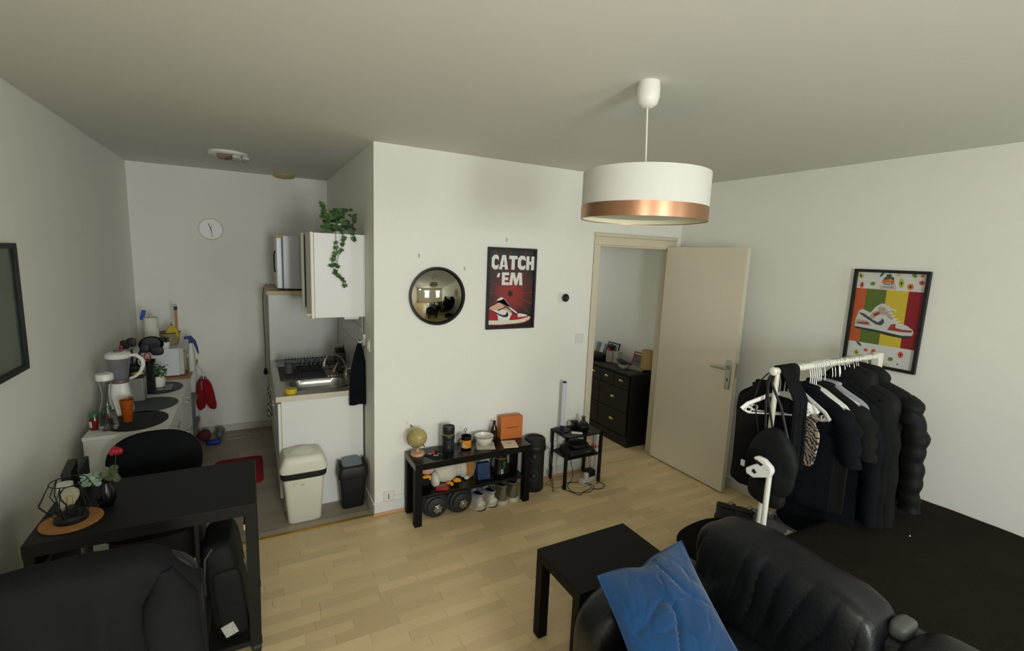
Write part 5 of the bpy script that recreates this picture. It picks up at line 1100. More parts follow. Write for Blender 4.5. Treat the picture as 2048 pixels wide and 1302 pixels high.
for xx,yy in ((DX0+.03,DY0+.04),(DX1-.02,DY0+.04),(DX0+.03,DY1-.04),(DX1-.02,DY1-.04)):
    cs=part('castor',MB().lathe([(.02,-.018),(.027,-.014),(.027,.014),(.02,.018)],(xx,yy,.027),20,axis='x'),BPL,t,smooth=True); part('castor_fork',bx(xx-.022,xx+.022,yy-.01,yy+.015,.04,.062),BPL,cs)
# cork trivet, lantern
c=(-.660,2.335,0)
solo('cork_trivet',MB().lathe([(.095,DZ),(.097,DZ+.003),(.096,DZ+.007),(0,DZ+.008)],c,48),mat('cork',(176,124,72),.9,var=.35,vs=60,bump=.6,bs=80),'round cork trivet under the black wire lantern','trivet',smooth=True)
z0=DZ+.0085
t=thing('wire_lantern','black geometric wire lantern with a clear bulb on the cork trivet','lantern',(c[0],c[1],z0))
part('base',MB().lathe([(.052,z0),(.053,z0+.014),(.048,z0+.018),(.047,z0+.026),(.02,z0+.028)],c,36),BPL,t,smooth=True)
wr_=[]; N6=6
for k in range(N6):
    a=k*PI/3+.35; b0=(c[0]+.048*math.cos(a),c[1]+.048*math.sin(a),z0+.022); b1=(c[0]+.088*math.cos(a+.09),c[1]+.088*math.sin(a+.09),z0+.085); b1b=(c[0]+.088*math.cos(a-.09),c[1]+.088*math.sin(a-.09),z0+.085); b2=(c[0]+.055*math.cos(a),c[1]+.055*math.sin(a),z0+.158)
    part('wire',MB().tube([b0,b1,b2],.0017,6),BMET,t); part('wire',MB().tube([b0,b1b,b2],.0017,6),BMET,t)
part('top_ring',MB().tube([(c[0]+.055*math.cos(a),c[1]+.055*math.sin(a),z0+.158) for a in [k*2*PI/36 for k in range(36)]],.002,6,closed=True),BMET,t,smooth=True)
part('bulb_holder',MB().lathe([(.018,z0+.026),(.018,z0+.04),(.015,z0+.042),(.017,z0+.052),(.015,z0+.06)],c,20),BPL,t,smooth=True)
part('bulb',MB().lathe([(r,z0+z) for r,z in [(.013,.058),(.016,.07),(.026,.085),(.032,.102),(.029,.12),(.016,.132),(0,.136)]],c,28,close=False),mat('warm_bulb_glass',(240,232,208),.04,trans=1,ior=1.15),t,smooth=True)
part('filament',MB().tube([(c[0]-.006,c[1],z0+.06),(c[0]-.008,c[1],z0+.095),(c[0],c[1],z0+.10),(c[0]+.008,c[1],z0+.095),(c[0]+.006,c[1],z0+.06)],.0012,6),mat('filament_gold',(200,170,110),.4,metal=.5),t)
# book ends / frames standing
t=thing('photo_frame','black box frame standing at the desk\'s back left corner','frame',(-.715,2.58,DZ))
part('panel',MB(lambda q:Vector((-.722,2.62,DZ))+Matrix.Rotation(.12,3,'Z')@q).box(-.02,.012,-.12,.05,0,.135),BPL,t,bev=.002)
t=thing('photo_frame','thin black panel standing beside the box frame','frame',(-.682,2.60,DZ))
part('panel',MB(lambda q:Vector((-.680,2.62,DZ))+Matrix.Rotation(.05,3,'Z')@q).box(-.006,.006,-.10,.05,0,.14),BPL,t,bev=.002)
c=(-.705,2.455,0)
t=thing('small_jar','clear jar with a white lid and base behind the lantern','jar',(c[0],c[1],DZ))
part('jar',MB().lathe([(.024,DZ),(.026,DZ+.003),(.026,DZ+.09),(.02,DZ+.095)],c,24),mat('jar_white',(210,212,208),.25),t,smooth=True); part('lid',MB().lathe([(.027,DZ+.093),(.027,DZ+.112),(0,DZ+.113)],c,24),WPL,t,smooth=True)
# vase with flower
c=(-.570,2.428,0)
t=thing('bud_vase','glossy black teardrop vase on the desk holding foliage and a rose','vase',(c[0],c[1],DZ))
part('vase_body',MB().lathe([(r,DZ+z) for r,z in [(.018,0),(.022,.002),(.032,.03),(.032,.045),(.024,.075),(.014,.098),(.013,.11),(.016,.116),(.013,.115),(.010,.10),(0,.09)]],c,32),BLKS,t,smooth=True)
sp_=[(-.045,-.005,.135),(-.03,.0,.15),(-.06,-.01,.15),(.03,0,.15),(.045,.005,.14),(-.02,-.01,.125)]
st=MB()
for s_ in sp_: st.tube([(c[0],c[1],DZ+.1),(c[0]+s_[0]*.6,c[1]+s_[1],DZ+s_[2]*.95),(c[0]+s_[0],c[1]+s_[1],DZ+s_[2])],.0016,5)
part('stems',st,DGREEN,t,kind='stuff')
rl2=[(0,0),(.4,.15),(.62,.5),(.45,.9),(0,1.1),(-.45,.9),(-.62,.5),(-.4,.15)]
PL=[leafmesh(.018,'sage_leaf',PGREEN,rl2)]; OL=[leafmesh(.026,'olive_leaf',mat('olive_leaf',(74,84,48),.6,var=.3,vs=30),rl2)]
for i in range(34):
    a=rnd(0,6.28); q=rnd(.2,1); put_leaf(t,Vector((c[0]-.045+.032*q*math.cos(a),c[1]-.01+.02*q*math.sin(a),DZ+.135+rnd(-.02,.025))),PL[0],Vector((.1,-.8,.7)),.8)
for i in range(12):
    a=rnd(0,6.28); put_leaf(t,Vector((c[0]+.02+.035*rnd(0,1)*math.cos(a),c[1]+rnd(-.02,.01),DZ+.15+rnd(-.02,.03))),OL[0],Vector((.1,-1,.4)),.6)
rs=part('rose_stem',MB().tube([(c[0],c[1],DZ+.1),(c[0]+.035,c[1],DZ+.17),(c[0]+.04,c[1]+.01,DZ+.215)],.002,6),DGREEN,t,smooth=True)
RP=solidm('rose_red',(150,20,32),.6)
for i in range(14):
    a=i*2.4; r_=.004+.012*(i/14); 
    part('petal',MB().ell((c[0]+.04+r_*math.cos(a),c[1]+.01+r_*math.sin(a),DZ+.232-.008*(i/14)+.004*math.sin(i*2.1)),(.010,.010,.014),8,6),RP,t,smooth=True)
# laptop bag
t=thing('laptop_bag','black fabric shoulder bag with a silvery patch standing on the desk shelf','bag',(-.14,2.3,.085))
part('bag_body',MB(lambda q:Vector((-.155,2.40,.32))+Matrix.Rotation(-.10,3,'Y')@q).ell((0,0,0),(.072,.15,.232),28,20,e=.4,fn=lambda p:p*(1+.03*noise.noise(p*12))),NYLON,t,smooth=True)
part('front_pocket',MB(lambda q:Vector((-.135,2.265,.27))+Matrix.Rotation(-.10,3,'Y')@q).ell((0,0,0),(.058,.03,.165),24,14,e=.35),NYLON,t,smooth=True)
part('reflective_patch',MB(lambda q:Vector((-.145,2.232,.155))+Matrix.Rotation(-.35,3,'Y')@q).box(-.026,.026,-.003,.003,-.03,.03),mat('silver_mesh',(176,174,166),.5,var=.4,vs=90),t,bev=.002)
part('zip_edge',MB().tube([(-.078,2.26,.46),(-.065,2.25,.42),(-.055,2.245,.35),(-.06,2.24,.28)],.004,6),mat('paper_edge',(150,156,160),.6),t,smooth=True)
part('strap',MB().tube([(-.20,2.28,.53),(-.225,2.26,.50),(-.23,2.25,.40),(-.225,2.25,.2)],.006,6),BPL,t,smooth=True)
# desk chair behind the desk
t=thing('office_chair','black rounded-back office chair between desk and white chest','chair',(-.50,2.95,0))
part('backrest',MB(lambda q:Vector((-.50,3.10,.655))+Matrix.Rotation(-.14,3,'X')@q).ell((0,0,0),(.215,.045,.165),32,20,e=.8,fn=lambda p:Vector((p.x,p.y-.9*p.x*p.x,p.z))),CLOTH,t,smooth=True)
part('seat',MB().ell((-.48,2.83,.46),(.215,.2,.045),32,14,e=.7),CLOTH,t,smooth=True)
part('back_support',MB().tube([(-.5,2.98,.44),(-.5,3.12,.48),(-.5,3.14,.60)],[.02,.02,.02],8,flat=.4),BPL,t,smooth=True)
part('gas_column',MB().lathe([(.03,.08),(.03,.25),(.02,.26),(.02,.43)],(-.48,2.85,0),18),BPL,t,smooth=True)
for k in range(5):
    a=k*2*PI/5+.5; e_=(-.48+.25*math.cos(a),2.85+.25*math.sin(a)); lg=part('leg',MB().tube([(-.48,2.85,.095),(e_[0],e_[1],.07)],[.022,.014],8),BPL,t,smooth=True)
    part('castor',MB().ell((e_[0],e_[1],.028),(.022,.022,.028)),BPL,lg,smooth=True)
# foreground chair with jacket
t=thing('desk_chair','dark chair in the foreground hidden by a draped black jacket','chair',(-.42,1.75,0))
part('backrest',MB().ell((-.42,1.615,.74),(.25,.035,.21),28,16,e=.5),BPL,t,smooth=True)
part('seat',MB().ell((-.42,1.86,.47),(.24,.22,.04),28,12,e=.5),CLOTH,t,smooth=True)
for xx,yy in ((-.62,1.66),(-.22,1.66),(-.62,2.04),(-.22,2.04)): part('leg',MB().tube([(xx,yy,.45),(xx,yy,.0)],.013,10),BMET,t,smooth=True)
for xx in (-.60,-.24): part('back_post',MB().tube([(xx,1.66,.44),(xx,1.62,.60)],.013,8),BMET,t,smooth=True)
def jk(u,v):
    # u across x, v around drape: 0 rear-bottom(front side to camera) .. 1 far side bottom
    x=-.735+u*.565; s_=(u-.5)*2
    sh=.905-.0*s_; top=.972-.025*abs(s_)**2.2-.10*max(0,(s_-.55)/.45)**1.6-.06*max(0,(-s_-.72)/.28)**1.5
    th=.055+.015*math.cos(s_*2)
    fold=.007*math.sin(u*27+1.2*math.sin(v*5))+.014*noise.noise(Vector((u*6,v*3,2)))+.003*math.sin(u*58+v*3)
    if v<.42: k=1-v/.42; z=top-.03-(.62)*k; y=1.60-th-.02*k+fold*(.35+2.2*k)+.012*k*math.sin(u*15+.6*math.sin(v*7)); x+=.035*k*max(0,s_)**2+.01*math.sin(v*12+u*9)*k
    elif v>.58: k=(v-.58)/.42; z=top-.03-.45*k; y=1.60+th+.01*k+fold*.6
    else:
        a=(v-.42)/.16*PI; y=1.60-th*math.cos(a)+fold*.35*(1-math.sin(a)); z=top-.03+.03*math.sin(a)
    return (x,y,z)
t=thing('draped_jacket','black jacket draped over the foreground chair back','jacket',(-.45,1.60,.5))
part('jacket_body',MB().grid(jk,70,60),mat('jacket_black',(30,31,32),.95,var=.15,vs=8,bump=.15,bs=160,spec=.12),t,smooth=True,solid=.006)
def slv(u,v):
    a=u*2*PI; cx_=-.250+.055*v; r_=(.066-.012*v)*min(1,.25+v*5); f_=1+.05*math.sin(v*16+a)+.05*math.sin(3*a+v*8)
    return (cx_+r_*f_*math.cos(a),1.545+r_*.8*f_*math.sin(a)-.03*min(1,v*4)-.01*v,.925-.58*v)
part('sleeve',MB().grid(slv,24,40,wrap=True),mat('jacket_black',(30,31,33)),t,smooth=True)
#NEXT3
# ================================================================ HALL DRESSER
HX0,HX1,HY0,HY1,HZ=3.185,3.55,3.385,4.75,.75
BD=mat('dresser_black',(20,19,17),.45,var=.2,vs=8,bump=.06,bs=60,stretch=(1,8,1))
t=thing('black_dresser','black wooden dresser with brass cup pulls in the hallway','dresser',(3.37,4.05,0))
part('carcass',bx(HX0+.02,HX1,HY0,HY1,.10,HZ-.022),BD,t,bev=.002); part('dresser_top',bx(HX0-.01,HX1,HY0-.015,HY1+.01,HZ-.022,HZ),BD,t,bev=.003)
part('plinth',bx(HX0+.005,HX1,HY0-.004,HY1,.0,.10),BD,t,bev=.003)
BRS=mat('cup_brass',(190,170,120),.22,metal=1)
def drawer(y0,y1,z0,z1,pull=True):
    d=part('drawer',bx(HX0,HX0+.02,y0,y1,z0,z1),BD,t,bev=.003)
    if pull:
        ym=(y0+y1)/2; zm=(z0+z1)/2+.01
        part('cup_pull',MB().ell((HX0-.002,ym,zm),(.022,.032,.018),16,8,fn=lambda q:Vector((min(q.x,0),q.y,max(q.z,-.006)))),BRS,d,smooth=True)
y=HY0+.022
for i in range(6): drawer(y+i*.218,y+i*.218+.212,.58,.715)
drawer(y,y+.43,.345,.572); drawer(y,y+.43,.112,.337)
for i in range(1,3): drawer(y+.436*i,y+.436*i+.43,.345,.572); drawer(y+.436*i,y+.436*i+.43,.112,.337)
def lean(name,label,y0,y1,h,xb,frame_m,prints,cat='picture'):
    t=thing(name,label,cat,(xb,(y0+y1)/2,HZ))
    M=lambda u,v,d:Vector((xb+.07*v/.25-d*1.0,y1-u,HZ+.002+v))
    W=y1-y0; fr_=MB(); frame4(fr_,M,W,h,.010,.012); part('frame',fr_,frame_m,t)
    for (a,b,c_,d_,m_) in prints: part('print',box2(M,a*W,b*W,c_*h,d_*h,.004,.0075),m_,t)
    return t
SKY=solidm('photo_sky',(110,165,180),.5); SEA=solidm('photo_sea',(90,120,150),.5); CLF=solidm('photo_brown',(112,92,72),.5); PNK=solidm('photo_pink',(190,130,115),.5); MTW=solidm('photo_mat',(205,204,198),.5); SGN=solidm('photo_green',(120,126,104),.5)
lean('propped_photo','white double photo card propped at the dresser\'s left end',4.09,4.33,.155,3.47,MTW,[(.03,.97,.03,.97,MTW),(.1,.42,.5,.9,SKY),(.1,.42,.15,.5,PNK),(.65,.95,.5,.9,SKY),(.65,.95,.12,.5,CLF)])
lean('propped_photo','black-framed pinkish photo leaning on the hallway wall',3.90,4.09,.185,3.44,BPL,[(.05,.95,.05,.95,MTW),(.2,.85,.5,.88,PNK),(.2,.85,.12,.5,SGN)])
lean('propped_photo','red-edged landscape photo leaning beside the woven lamp',3.50,3.67,.155,3.45,solidm('frame_red',(160,44,38),.5),[(.05,.95,.05,.95,MTW),(.07,.93,.62,.84,CLF),(.07,.93,.45,.62,SEA),(.07,.93,.36,.45,CLF),(.07,.93,.08,.36,SEA)])
solo('black_pouch',puff((3.33,4.10,HZ+.036),(.075,.13,.036),.6,.004,6,24,14),NYLON,'black pouch lying on the dresser in front of the photos','pouch',smooth=True)
t=thing('pen_holder','marbled square holder with pens and sunglasses on the dresser','holder',(3.40,3.90,HZ))
part('holder_left',MB(lambda q:Vector((3.385,3.925,HZ))+Matrix.Rotation(.3,3,'Z')@q).box(-.035,.035,-.04,.04,0,.115),mat('marble_paper',(176,168,152),.5,var=.4,vs=18),t,bev=.002)
part('holder_right',MB(lambda q:Vector((3.40,3.835,HZ))+Matrix.Rotation(.1,3,'Z')@q).box(-.03,.03,-.035,.035,.0,.125),mat('marble_paper',(176,168,152)),t,bev=.002)
for k in range(2): part('sunglasses',MB().tube([(3.385,3.90-.03*k+.014*math.cos(a),HZ+.155+.026*math.sin(a)) for a in [j*.4 for j in range(16)]],.006,6,closed=True),BPL,t,smooth=True)
part('red_items',MB().ell((3.385,3.945,HZ+.13),(.02,.035,.02)),solidm('items_red',(170,50,36)),t,smooth=True); part('black_items',MB().ell((3.38,3.925,HZ+.165),(.018,.045,.03),fn=lambda q:q*(1+.3*noise.noise(q*60))),BPL,t,smooth=True)
c=(3.29,3.62,0)
t=thing('shell_bowl','pale shell-patterned bowl with black objects on the dresser edge','bowl',(c[0],c[1],HZ))
part('bowl_body',MB().lathe([(r,HZ+z) for r,z in [(.025,0),(.045,.02),(.055,.045),(.051,.045),(.04,.02),(0,.012)]],c,28),mat('shell_white',(205,200,184),.4,var=.25,vs=20),t,smooth=True)
part('contents',MB().ell((c[0]+.01,c[1]+.03,HZ+.062),(.04,.075,.018),fn=lambda q:Vector((q.x,q.y,q.z+.25*q.y))),BPL,t,smooth=True)
solo('stone_slab',MB(lambda q:Vector((3.39,3.52,HZ))+Matrix.Rotation(.2,3,'Z')@q).box(-.06,.06,-.09,.09,0,.022),mat('grey_stone',(140,132,118),.7,var=.2,vs=14),'flat grey-beige box lying before the red-edged photo','box',bev=.004)
c=(3.43,3.437,0)
t=thing('woven_lamp','small cylindrical woven cream table lamp at the dresser\'s right end','lamp',(c[0],c[1],HZ))
part('foot',MB().lathe([(.04,HZ),(.042,HZ+.012),(.02,HZ+.016),(.02,HZ+.03)],c,20),BPL,t,smooth=True)
part('shade',MB().lathe([(.055,HZ+.025),(.055,HZ+.215),(.052,HZ+.215),(.052,HZ+.025)],c,36,close=False),mat('rattan',(200,174,118),.7,bump=.2,bs=60),t,smooth=True)
wv=MB()
for k in range(13): 
    z=HZ+.03+k*.0148
    wv.tube([(c[0]+.0555*math.cos(a),c[1]+.0555*math.sin(a),z) for a in [j*2*PI/28 for j in range(28)]],.0016,5,closed=True)
for k in range(28):
    a=k*2*PI/28; wv.tube([(c[0]+.056*math.cos(a),c[1]+.056*math.sin(a),HZ+.026),(c[0]+.056*math.cos(a),c[1]+.056*math.sin(a),HZ+.214)],.0014,5)
part('weave_strands',wv,mat('rattan_strand',(184,152,96),.7),t,kind='stuff')
# ================================================================ CLOTHES RACK
RZ=1.352; RYa,RYb=1.344,1.375; RXa,RXb=2.165,3.19
def ry(x): return RYa+(RYb-RYa)*(x-RXa)/(RXb-RXa)
RWH=mat('rack_white',(226,224,208),.35)
t=thing('clothes_rack','white metal clothes rack standing between sofa, bed and door','clothes rack',(2.68,1.36,0))
part('rail',MB().tube([(RXa,RYa,RZ),(RXb+.02,RYb,RZ)],.0165,18),RWH,t,smooth=True); part('rail_cap',MB().ell((RXa-.004,RYa,RZ),(.012,.021,.021)),RWH,t,smooth=True)
part('post',MB().tube([(RXa+.03,RYa,.03),(RXa+.03,RYa,RZ-.01)],.0125,16),RWH,t,smooth=True); part('post',MB().tube([(RXb,RYb,.03),(RXb,RYb,RZ-.01)],.0125,16),RWH,t,smooth=True)
part('corner_joint',MB().box(RXb-.016,RXb+.03,RYb-.022,RYb+.022,RZ-.10,RZ+.022),RWH,t,bev=.006)
for x,yy in ((RXa+.03,RYa),(RXb,RYb)):
    part('foot_bar',MB().tube([(x,yy-.04,.035),(x,yy+.46,.035)],.0125,14),RWH,t,smooth=True)
    for q in (-.04,.46): part('foot',MB().ell((x,yy+q,.022),(.018,.018,.022)),RWH,t,smooth=True)
for q in (.10,.22,.34): part('shelf_bar',MB().tube([(RXa+.03,RYa+q,.05),(RXb,RYb+q,.05)],.007,10),RWH,t,smooth=True)
HG=mat('hanger_white',(228,226,220),.3)
def hang(x,label,white=True,yaw=0,wire=False,tilt=0,cat='hanger',group=None,w_=.205):
    y=ry(x); t=thing('clothes_hanger',label,cat,(x,y,RZ-.10),group,local=True,rz=yaw)
    m_=HG if white else (CHROME if wire else BPL)
    # hook over rail, local coords: origin 10cm under the rail centre
    hk=[(0,0,-.02),(0,0,.035),(0,.006,.065)]+[(0,.0205*math.sin(a)+.0,.10+.0205*math.cos(a)) for a in [math.radians(140-k*26) for k in range(11)]]
    part('hook',MB().tube(hk,.0028 if not wire else .0016,8),m_,t,smooth=True)
    r_=.0065 if white else .004
    bar=[(0,-w_,-.105),(0,-w_*.85,-.078),(0,-.05,-.03),(0,0,-.018),(0,.05,-.03),(0,w_*.85,-.078),(0,w_,-.105)]
    part('shoulder_bar',MB().tube(bar,r_,10,flat=1.6),m_,t,smooth=True)
    if white and not wire:
        part('lower_bar',MB().tube([(0,-w_*.95,-.108),(0,-w_*.8,-.122),(0,w_*.8,-.122),(0,w_*.95,-.108)],.0045,8),m_,t,smooth=True)
        for s_ in (-1,1): part('strap_loop',MB().tube([(0,s_*(w_-.035)+.014*math.cos(a),-.105+.012*math.sin(a)) for a in [k*PI/5 for k in range(10)]],.003,6,closed=True),m_,t,smooth=True)
    return t
def garment(name,label,x,cl,L,hw=.215,d=.028,sl=.0,slw=.05,seed=0,puffy=0,hood=False,col=None,cat='garment',yaw=0,neck=.055,ztop=None,flare=.02,dy=0):
    y=ry(x)+dy; zt_=RZ-.095 if ztop is None else ztop
    t=thing(name,label,cat,(x,y,zt_-L),local=True,rz=yaw); random.seed(seed); ph=rnd(0,6)
    rows=[(0,neck,.012),(.012,neck+.02,.018),(.035,hw*.55,d*.6),(.06,hw*.85,d*.8),(.085,hw*.98,d*.85),(.12,hw,d*.95),(.2,hw*.96,d),(.4,hw*.93,d*1.1)]
    n=int((L-.4)/.06)+1 if L>.4 else 1
    rows=[r for r in rows if r[0]<L]
    for i in range(1,n+1):
        z=.4+(L-.4)*i/n
        if z>rows[-1][0]: rows.append((z,hw*(.93+flare*i/n),d*(1.1+.3*i/n)))
    nn=44; vs=[];fs=[]
    for j,(z,w1,dd) in enumerate(rows):
        t_=min(1,z/L)
        for k in range(nn):
            a=2*PI*k/nn; ca,sa=math.cos(a),math.sin(a)
            f=1+ (.25*t_*math.sin(5*a+ph+z*3)+.16*t_*math.sin(9*a-ph*2+z*6))
            pu=1+(puffy*abs(math.sin(z*PI/.085))**.7 if puffy else 0)
            xx=dd*f*pu*math.copysign(abs(sa)**.8,sa)+.012*t_*math.sin(ph+z*5); yy=w1*math.copysign(abs(ca)**.75,ca)*(1+.03*t_*math.sin(7*a+ph))*(1+(.05*puffy*abs(math.sin(z*PI/.085)) if puffy else 0))
            vs.append((xx,yy,L-z))
    m_=len(rows)
    for i in range(m_-1):
        for k in range(nn): fs.append((i*nn+k,i*nn+(k+1)%nn,(i+1)*nn+(k+1)%nn,(i+1)*nn+k))
    fs.append(tuple(range(nn)));fs.append(tuple((m_-1)*nn+k for k in range(nn))[::-1])
    part('body',MB().add(vs,fs),cl,t,smooth=True,sub=1)
    if sl:
        for s_ in (-1,1):
            def G(u,v,s_=s_):
                a=u*2*PI; r_=slw*(1.05-.25*v); pu=1+(puffy*.9*abs(math.sin(v*sl*PI/.085))**.7 if puffy else 0)+.10*math.sin(v*19+ph+a)+.07*math.sin(3*a+ph)
                out=hw*.90+ .055*min(1,v*3)+ (.03*v); zz=L-.075-sl*v-(.0 if v>.1 else 0)
                e_=math.sin(min(1,(v+.04)/.12)*PI/2) if v<.08 else 1
                return (r_*.75*pu*e_*math.cos(a)+.012*math.sin(v*4+ph),s_*(out-.02)+r_*pu*e_*math.sin(a)*.8,zz)
            part('sleeve',MB().grid(G,18,36,wrap=True),cl,t,smooth=True)
    if hood: part('hood',MB().ell((-.005,0,L-.03),(.04,.115,.085),24,14,e=.8,fn=lambda q:q*(1+.12*noise.noise(q*16+Vector((seed,0,0))))),cl,t,smooth=True)
    part('collar',MB().tube([(.018*math.sin(a),neck*1.15*math.cos(a),L-.004) for a in [k*2*PI/24 for k in range(24)]],.011 if not puffy else .02,8,closed=True),cl,t,smooth=True)
    return t
# near end: straps, cloth over rail, cap bag
t=thing('shoulder_bag','black drawstring bag hung by long straps from the rack\'s near end','bag',(2.15,1.28,.75))
for k,(ya,yb_) in enumerate(((1.335,1.335),(1.35,1.29),(1.42,1.37),(1.30,1.22))): part('strap',MB().tube([(2.165+.01*k,1.344+.003*k,RZ+.018),(2.158,(1.344+ya)/2+.02,RZ-.06),(2.15,(ya+yb_)/2+.02,1.20),(2.145,yb_,1.04)],.006,8,flat=.5),BPL,t,smooth=True)
part('bag_body',puff((2.145,1.285,.925),(.042,.135,.165),.8,.022,7,48,30,fn=lambda q:Vector((q.x,q.y*(1-.35*max(0,q.z/.165)),q.z))),NYLON,t,smooth=True)
part('front_pouch',puff((2.115,1.31,.90),(.03,.10,.075),.8,.012,8,36,20),CLOTH,t,smooth=True)
part('lower_flap',puff((2.15,1.30,.77),(.035,.10,.07),.7,.012,8,36,20),NYLON,t,smooth=True)
part('white_mark',MB().box(2.085,2.09,1.385,1.405,.87,.90),WH,t)
t=thing('white_pole','white pole with a two-pronged slotted bracket standing before the rack','pole',(2.08,1.252,0))
part('pole_tube',MB().tube([(2.08,1.252,0),(2.08,1.252,.915)],.0125,16),RWH,t,smooth=True)
def Mw(u,v,d): return Vector((2.078-d-.15*u,1.245+u,.90+v))
part('prong',MB().prism([(-.02,.015),(-.01,-.015),(.06,-.045),(.095,-.035),(.10,-.01),(.065,.02),(.03,.04)],lambda u,v,d:Mw(u,v,d),.028),HG,t,bev=.005)
part('prong',MB().prism([(-.02,.015),(-.012,.035),(.02,.06),(.055,.065),(.07,.055),(.06,.04),(.035,.035),(.01,.01)],lambda u,v,d:Mw(u,v,d),.028),HG,t,bev=.005)
part('slot',MB().prism([(.045,-.012),(.06,.002),(.068,-.012),(.055,-.022)],lambda u,v,d:Mw(u,v,d+.0285),.002),BPL,t); part('slot',MB().prism([(.02,.036),(.055,.05),(.062,.04),(.03,.026)],lambda u,v,d:Mw(u,v,d+.0285),.002),BPL,t)
def drape(name,label,x0,x1,Lf,Lb,cl,cat,yoff=.0,seed=1):
    def F(u,v):
        x=x0+(x1-x0)*u; y=ry(x); f=.008*math.sin(u*17+seed)+.006*noise.noise(Vector((u*6,v*5,seed)))
        if v<.45: k=1-v/.45; return (x+f+.01*k*math.sin(v*9+seed),y-.024-yoff*min(1,k*4)-.012*k+f*k,RZ-Lf*k)
        if v>.55: k=(v-.55)/.45; return (x+f,y+.024+.012*k+f*k,RZ-Lb*k)
        a=(v-.45)/.1*PI; return (x+f,y-.024*math.cos(a),RZ+.022*math.sin(a))
    t=thing(name,label,cat,((x0+x1)/2,ry(x0),RZ-Lf)); part('cloth',MB().grid(F,24,60),cl,t,smooth=True,solid=.008); return t
drape('scarf','black knitted scarf folded over the rail at the near end',2.185,2.30,.48,.62,CLOTH,'scarf',yoff=.075)
drape('folded_trousers','black trousers folded over the rail behind the straps',2.305,2.335,.40,.60,CLOTH3,'trousers',seed=4)
PATB=bpy.data.materials.new('maze_print'); PATB.use_nodes=True; nt=PATB.node_tree; b=nt.nodes['Principled BSDF']; b.inputs['Roughness'].default_value=.9
tc=nt.nodes.new('ShaderNodeTexCoord'); mg=nt.nodes.new('ShaderNodeTexWave'); mg.wave_type='RINGS'; mg.inputs['Scale'].default_value=17; mg.inputs['Distortion'].default_value=7; mg.inputs['Detail'].default_value=1; mg.inputs['Detail Scale'].default_value=2.2
cr=nt.nodes.new('ShaderNodeValToRGB'); cr.color_ramp.interpolation='CONSTANT'; cr.color_ramp.elements[0].color=rgb((48,44,44)); cr.color_ramp.elements[1].color=rgb((176,160,136)); cr.color_ramp.elements[1].position=.42
nt.links.new(tc.outputs['Object'],mg.inputs['Vector']); nt.links.new(mg.outputs['Fac'],cr.inputs[0]); nt.links.new(cr.outputs[0],b.inputs['Base Color'])
LIL=mat('grey_lilac_cloth',(150,150,154),.9,var=.15,vs=12,bump=.3,bs=200)
TAU=mat('taupe_cloth',(150,134,112),.9,var=.1,vs=12)
# left hangers sticking out on the far side
hang(2.235,'white hanger poking out to the left at the rack\'s near end',w_=.17,yaw=1.0)
hang(2.275,'white hanger half hidden left of the black scarf',w_=.16,yaw=.85)
garment('sleeveless_blouse','black top hanging to the left behind the bag straps',2.255,CLOTH3,.54,hw=.135,seed=31,cat='top',dy=.07,yaw=.6)
garment('black_sweater','black sweater with hanging sleeve at the rack\'s left side',2.305,CLOTH,.58,hw=.15,seed=5,cat='sweater',dy=.09,yaw=.3)
hang(2.395,'white hanger with a thick bar holding the patterned shorts',w_=.205,yaw=-.3)
garment('patterned_shorts','beige and black maze-patterned shorts on the thick white hanger',2.405,PATB,.27,hw=.125,d=.014,seed=9,cat='shorts',neck=.11,ztop=RZ-.215,flare=.0,yaw=-.3,dy=-.03)
garment('black_tshirt','black T-shirt with short sleeves just behind the patterned shorts',2.46,CLOTH2,.62,hw=.205,seed=11,sl=.26,slw=.07,cat='t-shirt')
EH=['empty white hanger nearest the patterned shorts','second empty white hanger of the fanned bunch','third empty white hanger of the fanned bunch','fourth empty white hanger of the fanned bunch','fifth empty white hanger, furthest of the fanned bunch']
for i,l in enumerate(EH): hang(2.50+i*.02,l,yaw=-.05-.05*i,group='empty white hangers',w_=.20)
garment('black_tshirt','washed black T-shirt behind the empty hangers',2.60,CLOTH3,.68,hw=.205,seed=12,sl=.25,slw=.075,cat='t-shirt')
hang(2.60,'white hanger inside the washed black T-shirt')
garment('lilac_shirt','grey lilac shirt showing only at the shoulder between black clothes',2.665,LIL,.34,hw=.215,d=.03,seed=14,cat='shirt')
hang(2.64,'white hanger tip against the lilac shirt')
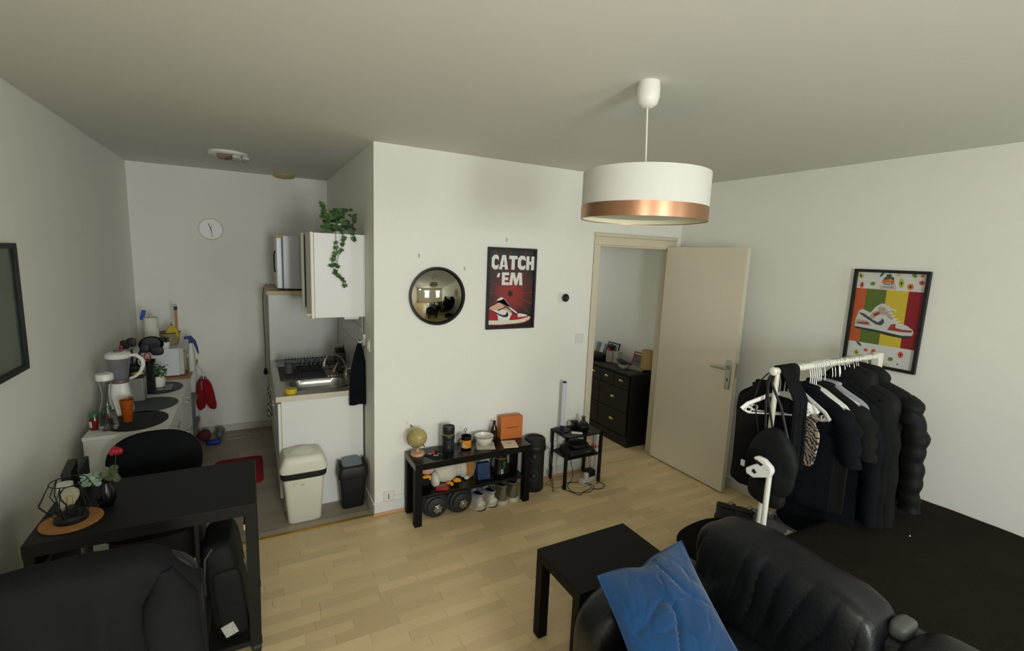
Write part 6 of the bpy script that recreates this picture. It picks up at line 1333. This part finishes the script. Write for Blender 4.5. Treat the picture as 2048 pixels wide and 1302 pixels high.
G5=[('black_hoodie','black hoodie hanging directly behind the lilac shirt',2.715,CLOTH2,.92,.215,.03,.62,0,False),
('black_jacket','long black jacket third from the far end',2.785,CLOTH,.95,.22,.036,.64,0,False),
('black_coat','black hooded coat with a thick collar near the far end',2.87,CLOTH3,.86,.225,.042,.66,0,True),
('puffer_vest','black quilted puffer vest with round bulges',2.975,NYLON,.84,.225,.045,0,.55,True),
('puffer_jacket','black puffer jacket furthest along the rail by the wall',3.10,NYLON,.80,.25,.048,.62,.28,True)]
for k,(nm,lb,x,cl,L,hw,dd,sl_,pf,hd) in enumerate(G5):
    g_=garment(nm,lb,x,cl,L,hw=hw,d=dd,sl=sl_,slw=.058 if pf==0 else .066,seed=40+k,puffy=pf,hood=hd,cat='jacket')
    if nm=='black_coat':
        part('chest_label',MB().box(-.058,-.052,-.16,-.115,L-.30,L-.275),solidm('label_grey',(190,190,186)),g_)
HL=['thin wire hanger carrying the black hoodie','thin wire hanger carrying the long black jacket','thin wire hanger carrying the hooded coat','thin wire hanger carrying the puffer vest','thin wire hanger carrying the puffer jacket']
for k,x in enumerate((2.715,2.785,2.87,2.975,3.10)): hang(x,HL[k],white=False,wire=True,w_=.18)
for k in range(6):
    x=2.735+.05*k+.01; hang(x,'thin chrome wire hanger among the dark clothes, '+ORD[k]+' from the white hangers',white=False,wire=True,group='wire hangers between the jackets',w_=.16)
# shoes under the rack
SHG=mat('shoe_grey_lilac',(142,138,150),.75,var=.12,vs=20); SHD=mat('shoe_charcoal',(62,64,62),.8,var=.2,vs=25)
shoe('sneaker','grey lilac sneaker under the rack, nearer the white post',3.15,1.83,-2.5,H=.10,high=.025,col=SHG,sole=SHG,tongue=mat('shoe_pale',(176,174,176),.7),lace=None,heel=None)
shoe('sneaker','grey lilac sneaker under the rack, next to the bed',3.25,1.75,-2.5,H=.10,high=.025,col=SHG,sole=SHG,tongue=mat('shoe_pale',(176,174,176)),lace=None)
shoe('sneaker','dark charcoal sneaker under the rack on the left',3.02,2.03,-2.3,H=.09,high=.03,col=SHD,sole=SHD,tongue=SHD,lace=SHD)
shoe('sneaker','dark charcoal sneaker under the rack right beside the post',3.09,1.93,-2.3,H=.09,high=.03,col=SHD,sole=SHD,tongue=SHD,lace=SHD)
